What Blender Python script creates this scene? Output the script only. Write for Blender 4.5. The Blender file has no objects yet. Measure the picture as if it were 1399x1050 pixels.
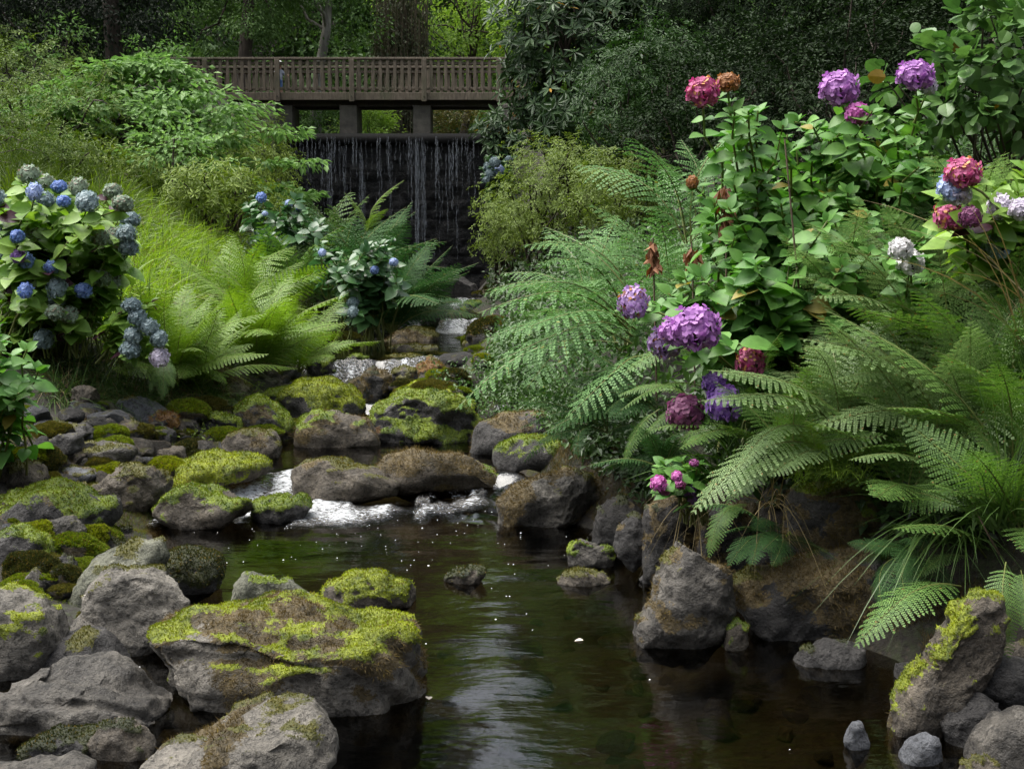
import bpy, bmesh, math, random
import numpy as np
from mathutils import Vector, Matrix

# ------------------------------------------------------------------ camera, sky, sun, exposure
scene = bpy.context.scene
COL = scene.collection
CAMZ, FPX, PITCH = 1.45, 1554.0, math.atan(155.0/1554.0)
cam_d = bpy.data.cameras.new('camera')
cam = bpy.data.objects.new('camera', cam_d); COL.objects.link(cam)
cam.location = (0, 0, CAMZ); cam.rotation_euler = (math.pi/2-PITCH, 0, 0)
cam_d.sensor_width = 36.0; cam_d.lens = FPX/1399*36; cam_d.clip_end = 600; cam_d.clip_start = .05
scene.camera = cam

SUN_EL, SUN_AZ = math.radians(66), math.radians(-80)     # azimuth from +Y towards +X
world = bpy.data.worlds.new("World"); scene.world = world; world.use_nodes = True
wn, wl = world.node_tree.nodes, world.node_tree.links
bg = wn['Background']; sky = wn.new('ShaderNodeTexSky'); sky.sky_type = 'NISHITA'; sky.sun_disc = False
sky.sun_elevation = SUN_EL; sky.sun_rotation = SUN_AZ; sky.dust_density = 3.0; sky.air_density = 1.0
hs = wn.new('ShaderNodeHueSaturation'); hs.inputs['Saturation'].default_value = .35
wl.new(sky.outputs[0], hs.inputs['Color']); wl.new(hs.outputs[0], bg.inputs[0]); bg.inputs[1].default_value = .11
sd = bpy.data.lights.new('sun', 'SUN'); sd.energy = 2.4; sd.angle = math.radians(60); sd.color = (1, .965, .9)
sun = bpy.data.objects.new('sun', sd); COL.objects.link(sun)
sv = Vector((math.sin(SUN_AZ)*math.cos(SUN_EL), math.cos(SUN_AZ)*math.cos(SUN_EL), math.sin(SUN_EL)))
sun.rotation_euler = sv.to_track_quat('Z', 'Y').to_euler(); sun.location = (0, 0, 40)
scene.view_settings.view_transform = 'Standard'; scene.view_settings.look = 'None'
scene.view_settings.exposure = 1.8; scene.view_settings.gamma = 1
cy = scene.cycles
cy.max_bounces = 6; cy.diffuse_bounces = 3; cy.glossy_bounces = 2; cy.transmission_bounces = 3; cy.transparent_max_bounces = 8
cy.caustics_reflective = False; cy.caustics_refractive = False; cy.sample_clamp_indirect = 4

# ------------------------------------------------------------------ picture <-> place
_f = np.array([0, math.cos(PITCH), -math.sin(PITCH)]); _u = np.array([0, math.sin(PITCH), math.cos(PITCH)]); _r = np.array([1., 0, 0])
def ray(px, py): return _f+_r*((px-699.5)/FPX)+_u*((525-py)/FPX)
def P(px, py, D):
    r = ray(px, py); return np.array([0, 0, CAMZ])+r*(D/r[1])
def GZ(px, py, z):
    r = ray(px, py); return np.array([0, 0, CAMZ])+r*((z-CAMZ)/r[2])
def proj(Q):
    Q = np.atleast_2d(Q)-np.array([0, 0, CAMZ]); d = Q@_f
    return np.stack([699.5+FPX*(Q@_r)/d, 525-FPX*(Q@_u)/d], 1)
def inpoly(XY, poly):
    poly = np.array(poly, float); x, y = XY[:, 0], XY[:, 1]; c = np.zeros(len(x), bool); j = len(poly)-1
    for i in range(len(poly)):
        xi, yi = poly[i]; xj, yj = poly[j]
        c ^= ((yi > y) != (yj > y)) & (x < (xj-xi)*(y-yi)/(yj-yi+1e-12)+xi); j = i
    return c

# ------------------------------------------------------------------ noise
def _h(ix, iy, iz, s):
    h = (ix*73856093) ^ (iy*19349663) ^ (iz*83492791) ^ (s*265443577)
    h &= 0xffffffff; h = ((h ^ (h >> 13))*1274126177) & 0xffffffff; h ^= h >> 16
    return (h & 0xffffff)/float(0xffffff)
def vnoise(Q, s=0):
    i = np.floor(Q).astype(np.int64); f = Q-i; f = f*f*(3-2*f); o = 0
    for a in (0, 1):
        wx = f[:, 0] if a else 1-f[:, 0]
        for b in (0, 1):
            wy = f[:, 1] if b else 1-f[:, 1]
            for c in (0, 1):
                wz = f[:, 2] if c else 1-f[:, 2]
                o = o+wx*wy*wz*_h(i[:, 0]+a, i[:, 1]+b, i[:, 2]+c, s)
    return o*2-1
def fbm(Q, o=4, s=0, g=.5):
    t = 0; a = 1; n = 0
    for k in range(o): t = t+a*vnoise(Q*(2.03**k)+k*17.3, s+k); n += a; a *= g
    return t/n
def sstep(a, b, x): t = np.clip((x-a)/(b-a), 0, 1); return t*t*(3-2*t)
def nrm(A): return A/np.maximum(np.linalg.norm(A, axis=-1, keepdims=True), 1e-9)

# ------------------------------------------------------------------ meshes and objects
def make_mesh(name, groups, mats, smooth=False, attrs=None):
    """groups: list of (verts Nx3, faces Mxk, material index)"""
    me = bpy.data.meshes.new(name); V = []; L = []; S = []; MI = []; off = 0; ls = 0
    for v, f, mi in groups:
        v = np.asarray(v, float); f = np.asarray(f, int)
        if len(f) == 0: continue
        V.append(v); L.append((f+off).ravel()); k = f.shape[1]
        S.append(ls+np.arange(len(f))*k); ls += f.size; MI.append(np.full(len(f), mi)); off += len(v)
    V = np.concatenate(V); L = np.concatenate(L); S = np.concatenate(S); MI = np.concatenate(MI)
    me.vertices.add(len(V)); me.vertices.foreach_set('co', V.astype(np.float32).ravel())
    me.loops.add(len(L)); me.loops.foreach_set('vertex_index', L.astype(np.int32))
    me.polygons.add(len(S)); me.polygons.foreach_set('loop_start', S.astype(np.int32))
    me.polygons.foreach_set('material_index', MI.astype(np.int32))
    for m in mats: me.materials.append(m)
    me.update(calc_edges=True)
    me.polygons.foreach_set('use_smooth', np.full(len(S), smooth, bool))
    for k, a in (attrs or {}).items():
        at = me.attributes.new(k, 'FLOAT', 'POINT'); at.data.foreach_set('value', a.astype(np.float32))
    return me
def link(name, me, parent=None, loc=(0, 0, 0)):
    o = bpy.data.objects.new(name, me); COL.objects.link(o); o.location = loc
    if parent: o.parent = parent
    return o
def tag(o, label=None, cat=None, group=None, kind=None):
    if label: o['label'] = label
    if cat: o['category'] = cat
    if group: o['group'] = group
    if kind: o['kind'] = kind
    return o
def thing(name, loc, label, cat, group=None):
    o = bpy.data.objects.new(name, None); COL.objects.link(o); o.location = loc; o.empty_display_size = .1
    return tag(o, label, cat, group)
def rel(groups, loc): return [(np.asarray(v, float)-np.asarray(loc), f, m) for v, f, m in groups]

def tube(path, rad, n=6, cap=True):
    path = np.asarray(path, float); m = len(path); rad = np.broadcast_to(np.asarray(rad, float), (m,))
    T = nrm(np.gradient(path, axis=0)); up = np.where(np.abs(T[:, 2:3]) > .9, [[1., 0, 0]], [[0, 0, 1.]])
    A = nrm(np.cross(up, T)); B = np.cross(T, A); a = np.arange(n)*2*math.pi/n
    V = (path[:, None]+rad[:, None, None]*(np.cos(a)[None, :, None]*A[:, None]+np.sin(a)[None, :, None]*B[:, None])).reshape(-1, 3)
    i = np.arange(m-1)[:, None]*n; j = np.arange(n)[None]; j2 = (j+1) % n
    F = np.stack([i+j, i+j2, i+n+j2, i+n+j], -1).reshape(-1, 4)
    return V, F
def box(x0, x1, y0, y1, z0, z1):
    V = np.array([(x, y, z) for z in (z0, z1) for y in (y0, y1) for x in (x0, x1)], float)
    return V, np.array([(0, 2, 3, 1), (4, 5, 7, 6), (0, 1, 5, 4), (1, 3, 7, 5), (3, 2, 6, 7), (2, 0, 4, 6)])
def curve(p0, p1, n=8, sag=0., wob=0., rng=None):
    t = np.linspace(0, 1, n)[:, None]; p = np.asarray(p0)*(1-t)+np.asarray(p1)*t
    p[:, 2] += (sag*4*t*(1-t))[:, 0]
    if wob: p[1:-1] += rng.normal(0, wob, (n-2, 3))
    return p

# ------------------------------------------------------------------ materials
def mat(name):
    m = bpy.data.materials.new(name); m.use_nodes = True; t = m.node_tree
    return m, t.nodes, t.links, t.nodes['Principled BSDF'], t.nodes['Material Output']
def mixc(N, L, f, a, b, typ='MIX'):
    x = N.new('ShaderNodeMix'); x.data_type = 'RGBA'; x.blend_type = typ
    for s, k in ((f, 0), (a, 6), (b, 7)):
        if hasattr(s, 'is_output'): L.new(s, x.inputs[k])
        elif k == 0: x.inputs[0].default_value = s
        else: x.inputs[k].default_value = (*s, 1)
    return x.outputs[2]
def noise(N, L, scale, det=4, vec=None, rough=.55, dist=0):
    n = N.new('ShaderNodeTexNoise'); n.inputs['Scale'].default_value = scale; n.inputs['Detail'].default_value = det
    n.inputs['Roughness'].default_value = rough; n.inputs['Distortion'].default_value = dist
    if vec is not None: L.new(vec, n.inputs['Vector'])
    return n.outputs['Fac']
def ramp(N, L, src, a, b, lo=0., hi=1.):
    r = N.new('ShaderNodeMapRange'); r.inputs[1].default_value = a; r.inputs[2].default_value = b
    r.inputs[3].default_value = lo; r.inputs[4].default_value = hi; L.new(src, r.inputs[0]); return r.outputs[0]
def math2(N, L, op, a, b):
    n = N.new('ShaderNodeMath'); n.operation = op
    for s, k in ((a, 0), (b, 1)):
        if hasattr(s, 'is_output'): L.new(s, n.inputs[k])
        else: n.inputs[k].default_value = s
    return n.outputs[0]
def bump(N, L, h, strength, dist, prev=None):
    b = N.new('ShaderNodeBump'); b.inputs['Strength'].default_value = strength; b.inputs['Distance'].default_value = dist
    L.new(h, b.inputs['Height'])
    if prev is not None: L.new(prev, b.inputs['Normal'])
    return b.outputs[0]
def coord(N): return N.new('ShaderNodeTexCoord').outputs['Object']
_lm = {}
def leafmat(name, c1, c2, rough=.45, trans=.3, spec=.4, c3=None, w3=.04, patch=0):
    if name in _lm: return _lm[name]
    m, N, L, B, O = mat(name)
    g = N.new('ShaderNodeNewGeometry').outputs['Random Per Island']; oi = N.new('ShaderNodeObjectInfo').outputs['Random']
    f = math2(N, L, 'ADD', math2(N, L, 'MULTIPLY', g, .75), math2(N, L, 'MULTIPLY', oi, .25))
    if patch: f = math2(N, L, 'ADD', math2(N, L, 'MULTIPLY', f, .45), ramp(N, L, noise(N, L, patch, 4, coord(N), .6), .36, .64, -.15, .7))
    c = mixc(N, L, f, c1, c2)
    if c3:                                            # a few yellowed or browned leaves
        k = math2(N, L, 'GREATER_THAN', g, 1-w3); c = mixc(N, L, k, c, c3)
    nz = ramp(N, L, noise(N, L, 30, 3, coord(N)), .3, .7, .8, 1.15)
    hv = N.new('ShaderNodeHueSaturation'); L.new(nz, hv.inputs['Value']); L.new(c, hv.inputs['Color'])
    L.new(hv.outputs[0], B.inputs['Base Color']); B.inputs['Roughness'].default_value = rough
    B.inputs['Specular IOR Level'].default_value = spec
    t = N.new('ShaderNodeBsdfTranslucent'); hv2 = N.new('ShaderNodeHueSaturation'); hv2.inputs['Saturation'].default_value = 1.15
    hv2.inputs['Value'].default_value = 1.25; L.new(hv.outputs[0], hv2.inputs['Color']); L.new(hv2.outputs[0], t.inputs['Color'])
    x = N.new('ShaderNodeMixShader'); x.inputs[0].default_value = trans
    L.new(B.outputs[0], x.inputs[1]); L.new(t.outputs[0], x.inputs[2]); L.new(x.outputs[0], O.inputs['Surface'])
    _lm[name] = m; return m
def barkmat(name, c1, c2, sc=8, bs=.6):
    if name in _lm: return _lm[name]
    m, N, L, B, O = mat(name); v = coord(N)
    mp = N.new('ShaderNodeMapping'); mp.inputs['Scale'].default_value = (1, 1, .25); L.new(v, mp.inputs[0])
    n = noise(N, L, sc, 6, mp.outputs[0], .65)
    L.new(mixc(N, L, ramp(N, L, n, .35, .65), c1, c2), B.inputs['Base Color']); B.inputs['Roughness'].default_value = .85
    L.new(bump(N, L, n, bs, .03), B.inputs['Normal']); _lm[name] = m; return m

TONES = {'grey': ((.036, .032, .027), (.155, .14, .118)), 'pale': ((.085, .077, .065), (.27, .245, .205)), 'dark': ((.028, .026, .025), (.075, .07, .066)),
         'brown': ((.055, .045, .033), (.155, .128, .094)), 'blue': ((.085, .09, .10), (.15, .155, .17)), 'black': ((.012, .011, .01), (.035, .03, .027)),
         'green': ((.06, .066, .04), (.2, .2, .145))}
MOSS = {'bright': ((.065, .09, .008), (.28, .325, .018)), 'green': ((.05, .085, .01), (.2, .26, .022)), 'olive': ((.055, .06, .013), (.13, .12, .025)),
        'brown': ((.045, .034, .015), (.15, .11, .048)), 'dark': ((.02, .026, .008), (.05, .055, .014)), 'rust': ((.11, .05, .015), (.2, .11, .03))}
def mossmat(k): return leafmat('moss_'+k, MOSS[k][0], MOSS[k][1], .9, .25, .1, (.13, .095, .025), .13, patch=8)
def rockmat(tone, moss, dry='brown'):
    key = 'rock_%s_%s_%s' % (tone, moss, dry)
    if key in _lm: return _lm[key]
    m, N, L, B, O = mat(key); v = coord(N); a, b = TONES[tone]
    n1 = noise(N, L, 6, 8, v, .65, .4); n2 = noise(N, L, 45, 5, v, .7); n3 = noise(N, L, 2.2, 4, v, .6, .8)
    c = mixc(N, L, ramp(N, L, n1, .36, .64), a, b)
    c = mixc(N, L, ramp(N, L, n2, .5, .62, 0, .75), c, tuple(x*.3 for x in a))
    c = mixc(N, L, ramp(N, L, n3, .55, .75, 0, .4), c, (b[0]*1.25, b[1]*1.15, b[2]*1.0))
    vo = N.new('ShaderNodeTexVoronoi'); vo.inputs['Scale'].default_value = 28; L.new(v, vo.inputs['Vector'])   # lichen spots
    c = mixc(N, L, math2(N, L, 'MULTIPLY', ramp(N, L, vo.outputs['Distance'], .28, .2), ramp(N, L, n1, .5, .62, 0, .5)), c, tuple(min(.6, x*1.5+.05) for x in b))
    fine = noise(N, L, 90, 4, v, .7)
    for att, kind in (('dry', dry), ('moss', moss)):
        at = N.new('ShaderNodeAttribute'); at.attribute_name = att
        s = math2(N, L, 'ADD', at.outputs['Fac'], math2(N, L, 'MULTIPLY', math2(N, L, 'SUBTRACT', fine, .5), 1.5))
        f = ramp(N, L, s, .40, .56); mc = mixc(N, L, ramp(N, L, math2(N, L, 'ADD', math2(N, L, 'MULTIPLY', n2, .5), math2(N, L, 'MULTIPLY', noise(N, L, 8, 4, v, .6), .5)), .4, .6), MOSS[kind][0], MOSS[kind][1])
        c = mixc(N, L, f, c, mc)
    L.new(c, B.inputs['Base Color']); L.new(ramp(N, L, n2, .3, .7, .42, .85), B.inputs['Roughness']); B.inputs['Specular IOR Level'].default_value = .4
    h = math2(N, L, 'ADD', math2(N, L, 'MULTIPLY', n1, 1.2), math2(N, L, 'MULTIPLY', n2, .35))
    L.new(bump(N, L, fine, .7, .008, bump(N, L, h, 1., .05)), B.inputs['Normal']); _lm[key] = m; return m
# ------------------------------------------------------------------ the ground
ST = {
 -40: [(-60,26),(-10,20),(0,18),(10,20),(60,28)],  # this row and the next: unseen rise behind the camera, added to block low skylight
 -18: [(-60,14),(-40,12),(-8,7),(-2,6),(3,6),(10,8),(40,14),(60,16)],
 -8: [(-60,8),(-40,5),(-8,1.3),(-3,.5),(-1.3,0),(-.8,-.3),(1.2,-.3),(1.8,.1),(2.4,.75),(4,1.2),(10,3.5),(40,10),(60,12)],
 3: [(-60,8),(-40,5),(-8,1.3),(-3,.05),(-1.7,-.12),(-.9,-.28),(1.3,-.3),(1.75,.0),(2.3,.6),(4,1.2),(10,3.6),(40,10),(60,12)],
 3.8: [(-60,8),(-40,5),(-8,1.5),(-3,.15),(-1.9,-.08),(-1.3,-.15),(-.9,-.28),(1.3,-.3),(1.65,-.12),(1.95,.35),(2.4,.75),(4,1.2),(10,4),(40,12),(60,14)],
 4.6: [(-60,8),(-40,5),(-8,1.7),(-3,.36),(-2.1,.06),(-1.5,-.07),(-1.1,-.28),(.6,-.3),(.95,-.15),(1.3,.2),(1.6,.55),(2.2,.85),(4,1.35),(10,4.5),(40,12),(60,14)],
 6: [(-60,9),(-40,6),(-8,2.2),(-3.6,.6),(-2.6,.22),(-2,.0),(-1.6,-.22),(.2,-.28),(.5,-.08),(.75,.35),(1.1,.65),(2.2,1.0),(4,1.6),(10,5),(40,13),(60,15)],
 7.2: [(-60,9),(-40,6.5),(-8,2.4),(-4.2,.95),(-3.3,.5),(-2.4,.18),(-1.8,-.04),(-1.4,-.12),(-.1,-.12),(.2,.1),(.5,.5),(1.2,.8),(2.4,1.2),(4,1.8),(10,5.5),(40,14),(60,16)],
 8.5: [(-60,9),(-40,7),(-8,2.5),(-4.6,1.15),(-3.6,.7),(-2.6,.36),(-1.95,.14),(-1.6,0),(-.1,-.02),(.15,.25),(.5,.65),(1.4,1.0),(2.6,1.4),(4,2.0),(10,6),(40,15),(60,17)],
 10: [(-60,10),(-40,7.5),(-8,2.6),(-4.6,1.4),(-3.2,.95),(-2.5,.6),(-2.0,.33),(-1.7,.15),(-1.2,.15),(-.85,.42),(-.3,.5),(.3,.75),(1.4,1.2),(2.8,1.7),(4.5,2.4),(10,6.5),(40,16),(60,18)],
 12: [(-60,10),(-40,8),(-8,2.9),(-5,1.85),(-3.4,1.25),(-2.7,.8),(-2.25,.5),(-1.9,.4),(-.75,.4),(-.4,.62),(-.1,.8),(.3,1.0),(1.4,1.4),(3,2.0),(5,3),(10,7),(40,16),(60,18)],
 14: [(-60,10),(-40,8),(-8,3.1),(-5,2.2),(-3.6,1.45),(-2.7,.85),(-2.2,.55),(-1.9,.42),(-.6,.42),(-.3,.7),(.2,1.05),(1.3,1.6),(3,2.3),(5.5,3.6),(10,7),(40,16),(60,18)],
 16: [(-60,10),(-40,8),(-8,3.4),(-5.5,2.6),(-3.8,1.7),(-3,.9),(-2.1,.6),(-1.8,.42),(-.6,.42),(-.25,.8),(.2,1.15),(1.2,1.7),(3,2.6),(6,4.2),(10,7),(40,16),(60,18)],
 22: [(-60,11),(-40,9),(-12,5.2),(-8,4.2),(-5.5,3.2),(-3.8,1.9),(-2.6,.85),(-2.1,.6),(-.9,.6),(-.3,1.1),(1.2,2.4),(3,3.6),(6,5.2),(12,8),(40,16),(60,18)],
 30: [(-60,12),(-40,10),(-14,6.8),(-10,5.8),(-7,4.2),(-4.5,2.2),(-3,.9),(-2.6,.7),(-1.1,.7),(-.4,1.5),(1.2,3.6),(4,5.5),(8,7.2),(14,9),(40,16),(60,18)],
 33.7: [(-60,12),(-40,10),(-14,7.2),(-10,6.6),(-7.5,5.4),(-6,3.0),(-4.5,1.4),(-3.2,.7),(-1,.7),(-.4,1.5),(.5,4.3),(3,6.5),(8,8),(14,10),(40,16),(60,18)],
 34.7: [(-60,12),(-40,10),(-14,7.2),(-9,6.8),(-7.2,5.6),(-6.5,4.9),(-.5,4.9),(.2,5.8),(3,6.8),(8,8),(14,10),(40,16),(60,18)],
 45: [(-60,12),(-40,10),(-14,7.4),(-9,6.8),(-6,5.0),(0,5.0),(4,7),(14,10),(40,16),(60,18)],
 56: [(-60,13),(-40,10),(-14,7.6),(-9,7),(-4,6.2),(0,6.2),(4,7.2),(14,10),(40,16),(60,18)],
 72: [(-60,36),(-30,30),(-10,20),(-2,9),(3,9),(10,20),(30,32),(60,38)],
 130: [(-60,60),(-30,52),(-10,40),(0,27),(10,42),(30,55),(60,62)],
}
_gy = np.array(sorted(ST)); _gx = np.unique(np.concatenate([np.linspace(-12, 12, 481), np.linspace(-60, 60, 121)]))
_GT = np.array([np.interp(_gx, *np.array(ST[k]).T) for k in _gy])
def ground_raw(x, y):
    x = np.clip(np.atleast_1d(np.asarray(x, float)), -60, 60); y = np.clip(np.atleast_1d(np.asarray(y, float)), -40, 129.9)
    j = np.clip(np.searchsorted(_gy, y, 'right')-1, 0, len(_gy)-2); t = (y-_gy[j])/(_gy[j+1]-_gy[j])
    i = np.clip(np.searchsorted(_gx, x, 'right')-1, 0, len(_gx)-2); s = (x-_gx[i])/(_gx[i+1]-_gx[i])
    a = _GT[j, i]*(1-s)+_GT[j, i+1]*s; b = _GT[j+1, i]*(1-s)+_GT[j+1, i+1]*s
    return a*(1-t)+b*t
def ground(x, y):
    x = np.atleast_1d(np.asarray(x, float)); y = np.atleast_1d(np.asarray(y, float)); x, y = np.broadcast_arrays(x, y)
    z = ground_raw(x, y); Q = np.stack([x, y, 0*x], 1)
    near = np.clip(1.3-y/60, .3, 1)
    return z+.09*fbm(Q*1.1, 3, 5)*near+.07*fbm(Q*4.5, 4, 9)*np.clip(1.2-y/20, 0, 1)*np.clip((z+.15)*5, .3, 1)
def gz(x, y): return float(ground(x, y)[0])
def GG(px, py, D0=2.5, D1=60):
    """where the ray through a pixel meets the ground"""
    r = ray(px, py); D = np.geomspace(D0, D1, 400); Q = np.array([0, 0, CAMZ])+r*(D/r[1])[:, None]
    k = np.nonzero(Q[:, 2] <= ground(Q[:, 0], Q[:, 1]))[0]
    return Q[k[0]] if len(k) else Q[-1]

xs = np.unique(np.round(np.concatenate([np.arange(-5, 4.5, .06), np.arange(-14, 14, .3), np.arange(-60, 61, 3)]), 3))
ys = np.unique(np.round(np.concatenate([np.arange(1.5, 13, .06), np.arange(13, 36, .25), np.arange(36, 60, 1.5), np.arange(60, 131, 6), np.arange(-40, 1.5, .8)]), 3))
X, Y = np.meshgrid(xs, ys); gq = np.stack([X.ravel(), Y.ravel(), ground(X.ravel(), Y.ravel())], 1)
def gridf(ny, nx):
    i = np.arange(ny-1)[:, None]*nx; j = np.arange(nx-1)[None]
    return np.stack([i+j, i+j+1, i+nx+j+1, i+nx+j], -1).reshape(-1, 4)
gm, N, L, B, O = mat('bank_soil'); v = coord(N)
n1 = noise(N, L, 1.6, 6, v, .6); n2 = noise(N, L, 17, 8, v, .75); n3 = noise(N, L, 70, 4, v, .7)
c = mixc(N, L, ramp(N, L, n2, .3, .7), (.007, .005, .0035), (.03, .022, .015))
c = mixc(N, L, math2(N, L, 'MULTIPLY', ramp(N, L, n1, .42, .58), ramp(N, L, n2, .46, .56)), c, (.025, .034, .008))
vo = N.new('ShaderNodeTexVoronoi'); vo.inputs['Scale'].default_value = 26; vo.inputs['Randomness'].default_value = 1; L.new(v, vo.inputs['Vector'])
c = mixc(N, L, ramp(N, L, vo.outputs['Distance'], .25, .12, 0, .6), c, (.06, .045, .03))          # litter and gravel
L.new(c, B.inputs['Base Color']); B.inputs['Roughness'].default_value = .85
h = math2(N, L, 'ADD', math2(N, L, 'MULTIPLY', n2, 1.), math2(N, L, 'MULTIPLY', n3, .3))
L.new(bump(N, L, vo.outputs['Distance'], .5, .015, bump(N, L, h, 1, .04)), B.inputs['Normal'])
tag(link('ground', make_mesh('ground', [(gq, gridf(len(ys), len(xs)), 0)], [gm], True)), kind='structure')

# ------------------------------------------------------------------ the stream: pools and small cascades
STEPS = [(7.15, .12, .45), (9.35, .20, .35), (11.45, .23, .3), (16.9, .17, .5), (24.5, .13, .8)]     # y, rise, length
def water_z(x, y):
    Q = np.stack([x, y*0, 0*x], 1); z = 0*x; fo = 0*x
    for k, (s, d, w) in enumerate(STEPS):
        e = s+.28*fbm(Q*2.2, 2, 30+k)*min(1.6, s/7); z = z+d*sstep(e-w/2, e+w/2, y)
        back = .75 if k == 0 else .22+.02*s
        fo = np.maximum(fo, sstep(e-w/2-back, e-w/2-back*.35, y)*sstep(e+w/2+.25, e+w/2-.08, y))
    return z, fo
wx = np.unique(np.round(np.concatenate([np.arange(-3.4, 2.4, .035)]), 3)); wy = np.unique(np.round(np.concatenate([np.arange(1.2, 12.4, .035), np.arange(12.4, 33.85, .09)]), 3))
X, Y = np.meshgrid(wx, wy); X = X.ravel(); Y = Y.ravel(); wz, fo = water_z(X, Y)
Q = np.stack([X*1.0, Y*1.6, 0*X], 1)
wz = wz+.006*fbm(Q*3, 3, 50)*(1+2*fo)+.02*fo*fbm(Q*9, 3, 51)+.05*fo*fbm(Q*3.3, 2, 52)*(Y > 8.5)
streak = fbm(np.stack([X*10+1.5*fbm(Q*1.5, 2, 63), Y*1.7, 0*X], 1), 3, 62)
foam = np.clip(fo*(.52+.9*fbm(Q*np.array([2.6, 1.2, 1]), 3, 60)+.95*streak), 0, 1); wz = wz+.035*fo*streak
foam = np.where(Y > 13, np.maximum(foam, .1+.35*fbm(Q*.8, 2, 61)), foam)
wm, N, L, B, O = mat('stream_water'); v = coord(N); N.remove(B)
mp = N.new('ShaderNodeMapping'); mp.inputs['Scale'].default_value = (1, 2.2, 1); L.new(v, mp.inputs[0])
r1 = noise(N, L, 3.2, 3, mp.outputs[0], .5, .3); r2 = noise(N, L, 13, 3, mp.outputs[0], .55)
at = N.new('ShaderNodeAttribute'); at.attribute_name = 'foam'
r3 = noise(N, L, 34, 3, mp.outputs[0], .6)
bn = bump(N, L, r1, .10, .05); bn = bump(N, L, r2, .10, .012, bn)
bf = N.new('ShaderNodeBump'); bf.inputs['Distance'].default_value = .05; L.new(math2(N, L, 'MULTIPLY', at.outputs['Fac'], .9), bf.inputs['Strength'])
L.new(r3, bf.inputs['Height']); L.new(bn, bf.inputs['Normal']); bn = bf.outputs[0]
tr = N.new('ShaderNodeBsdfTransparent'); tr.inputs[0].default_value = (.42, .36, .235, 1)
gl = N.new('ShaderNodeBsdfGlossy'); gl.inputs['Roughness'].default_value = .03; L.new(bn, gl.inputs['Normal'])
fr = N.new('ShaderNodeFresnel'); fr.inputs[0].default_value = 1.46; L.new(bn, fr.inputs['Normal'])
mx = N.new('ShaderNodeMixShader'); L.new(ramp(N, L, fr.outputs[0], 0, 1, .02, 1.0), mx.inputs[0]); L.new(tr.outputs[0], mx.inputs[1]); L.new(gl.outputs[0], mx.inputs[2])
df = N.new('ShaderNodeBsdfPrincipled'); df.inputs['Base Color'].default_value = (.62, .64, .66, 1); df.inputs['Roughness'].default_value = .35; L.new(bn, df.inputs['Normal'])
fn = math2(N, L, 'ADD', math2(N, L, 'MULTIPLY', noise(N, L, 26, 5, mp.outputs[0], .7), .7), math2(N, L, 'MULTIPLY', noise(N, L, 90, 3, mp.outputs[0], .6), .3))
ff = ramp(N, L, math2(N, L, 'ADD', fn, math2(N, L, 'MULTIPLY', at.outputs['Fac'], .30)), .69, .84)
m2 = N.new('ShaderNodeMixShader'); L.new(ff, m2.inputs[0]); L.new(mx.outputs[0], m2.inputs[1]); L.new(df.outputs[0], m2.inputs[2])
L.new(m2.outputs[0], O.inputs['Surface'])
tag(link('water', make_mesh('water', [(np.stack([X, Y, wz], 1), gridf(len(wy), len(wx)), 0)], [wm], True, {'foam': foam})), kind='structure')
X, Y = np.meshgrid(np.linspace(-8, 2, 60), np.linspace(34.55, 58, 60)); X = X.ravel(); Y = Y.ravel()
tag(link('pond_water', make_mesh('pond_water', [(np.stack([X, Y, 0*X+5.47], 1), gridf(60, 60), 0)], [wm], True, {'foam': 0*X})), kind='structure')
# small bubbles and flecks of foam drifting on the pool
fm, N, L, B, O = mat('foam_fleck'); B.inputs['Base Color'].default_value = (.8, .8, .78, 1); B.inputs['Roughness'].default_value = .5
rg = np.random.default_rng(5); V = []; F = []
for k in range(170):
    y = 3.3+3.7*rg.random()**.35; x = rg.normal(-.1-.08*(y-4), .75)
    if gz(x, y) > -.03: continue
    r = rg.uniform(.0012, .0028)*(1.8 if rg.random() < .1 else 1); a = np.arange(7)*2*math.pi/7
    b = len(V)*8; z = float(water_z(np.array([x]), np.array([y]))[0][0])
    V.append(np.concatenate([[(x, y, z+.004+r*.4)], np.stack([x+r*1.3*np.cos(a), y+r*np.sin(a), 0*a+z+.003], 1)]))
    F += [(b, b+1+i, b+1+(i+1) % 7) for i in range(7)]
tag(link('foam', make_mesh('foam', [(np.concatenate(V), F, 0)], [fm], True)), kind='stuff')

# ------------------------------------------------------------------ the weir and its falling water
W0, W1, WY, WT = -6.9, -.35, 33.85, 5.42
ws, N, L, B, O = mat('wet_weir_stone'); v = coord(N)
n1 = noise(N, L, 2.5, 6, v, .6); n2 = noise(N, L, 22, 5, v, .65)
c = mixc(N, L, ramp(N, L, n1, .35, .7), (.0025, .0025, .003), (.009, .0085, .008)); c = mixc(N, L, ramp(N, L, n2, .6, .74, 0, .5), c, (.022, .021, .02))
L.new(c, B.inputs['Base Color']); L.new(ramp(N, L, n2, .3, .7, .25, .6), B.inputs['Roughness']); L.new(bump(N, L, n2, .8, .05), B.inputs['Normal'])
nx, nz = 170, 130; X, Z = np.meshgrid(np.linspace(W0, W1, nx), np.linspace(.3, WT-.16, nz)); X = X.ravel(); Z = Z.ravel()
row = np.floor(Z/.27+.9*fbm(np.stack([X, Z*.4, Z*0], 1)*1.1, 3, 3)); fz = Z/.27-np.floor(Z/.27); cx = X/.52+.5*(row % 2)+.3*_h(row.astype(int), 0*row.astype(int), 0*row.astype(int), 3)
cxi = np.floor(cx).astype(int); fx = cx-cxi; jo = sstep(0, .14, np.minimum(fz, 1-fz))*sstep(0, .08, np.minimum(fx, 1-fx))
st = _h(cxi, row.astype(int), 0*cxi, 8)
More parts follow.
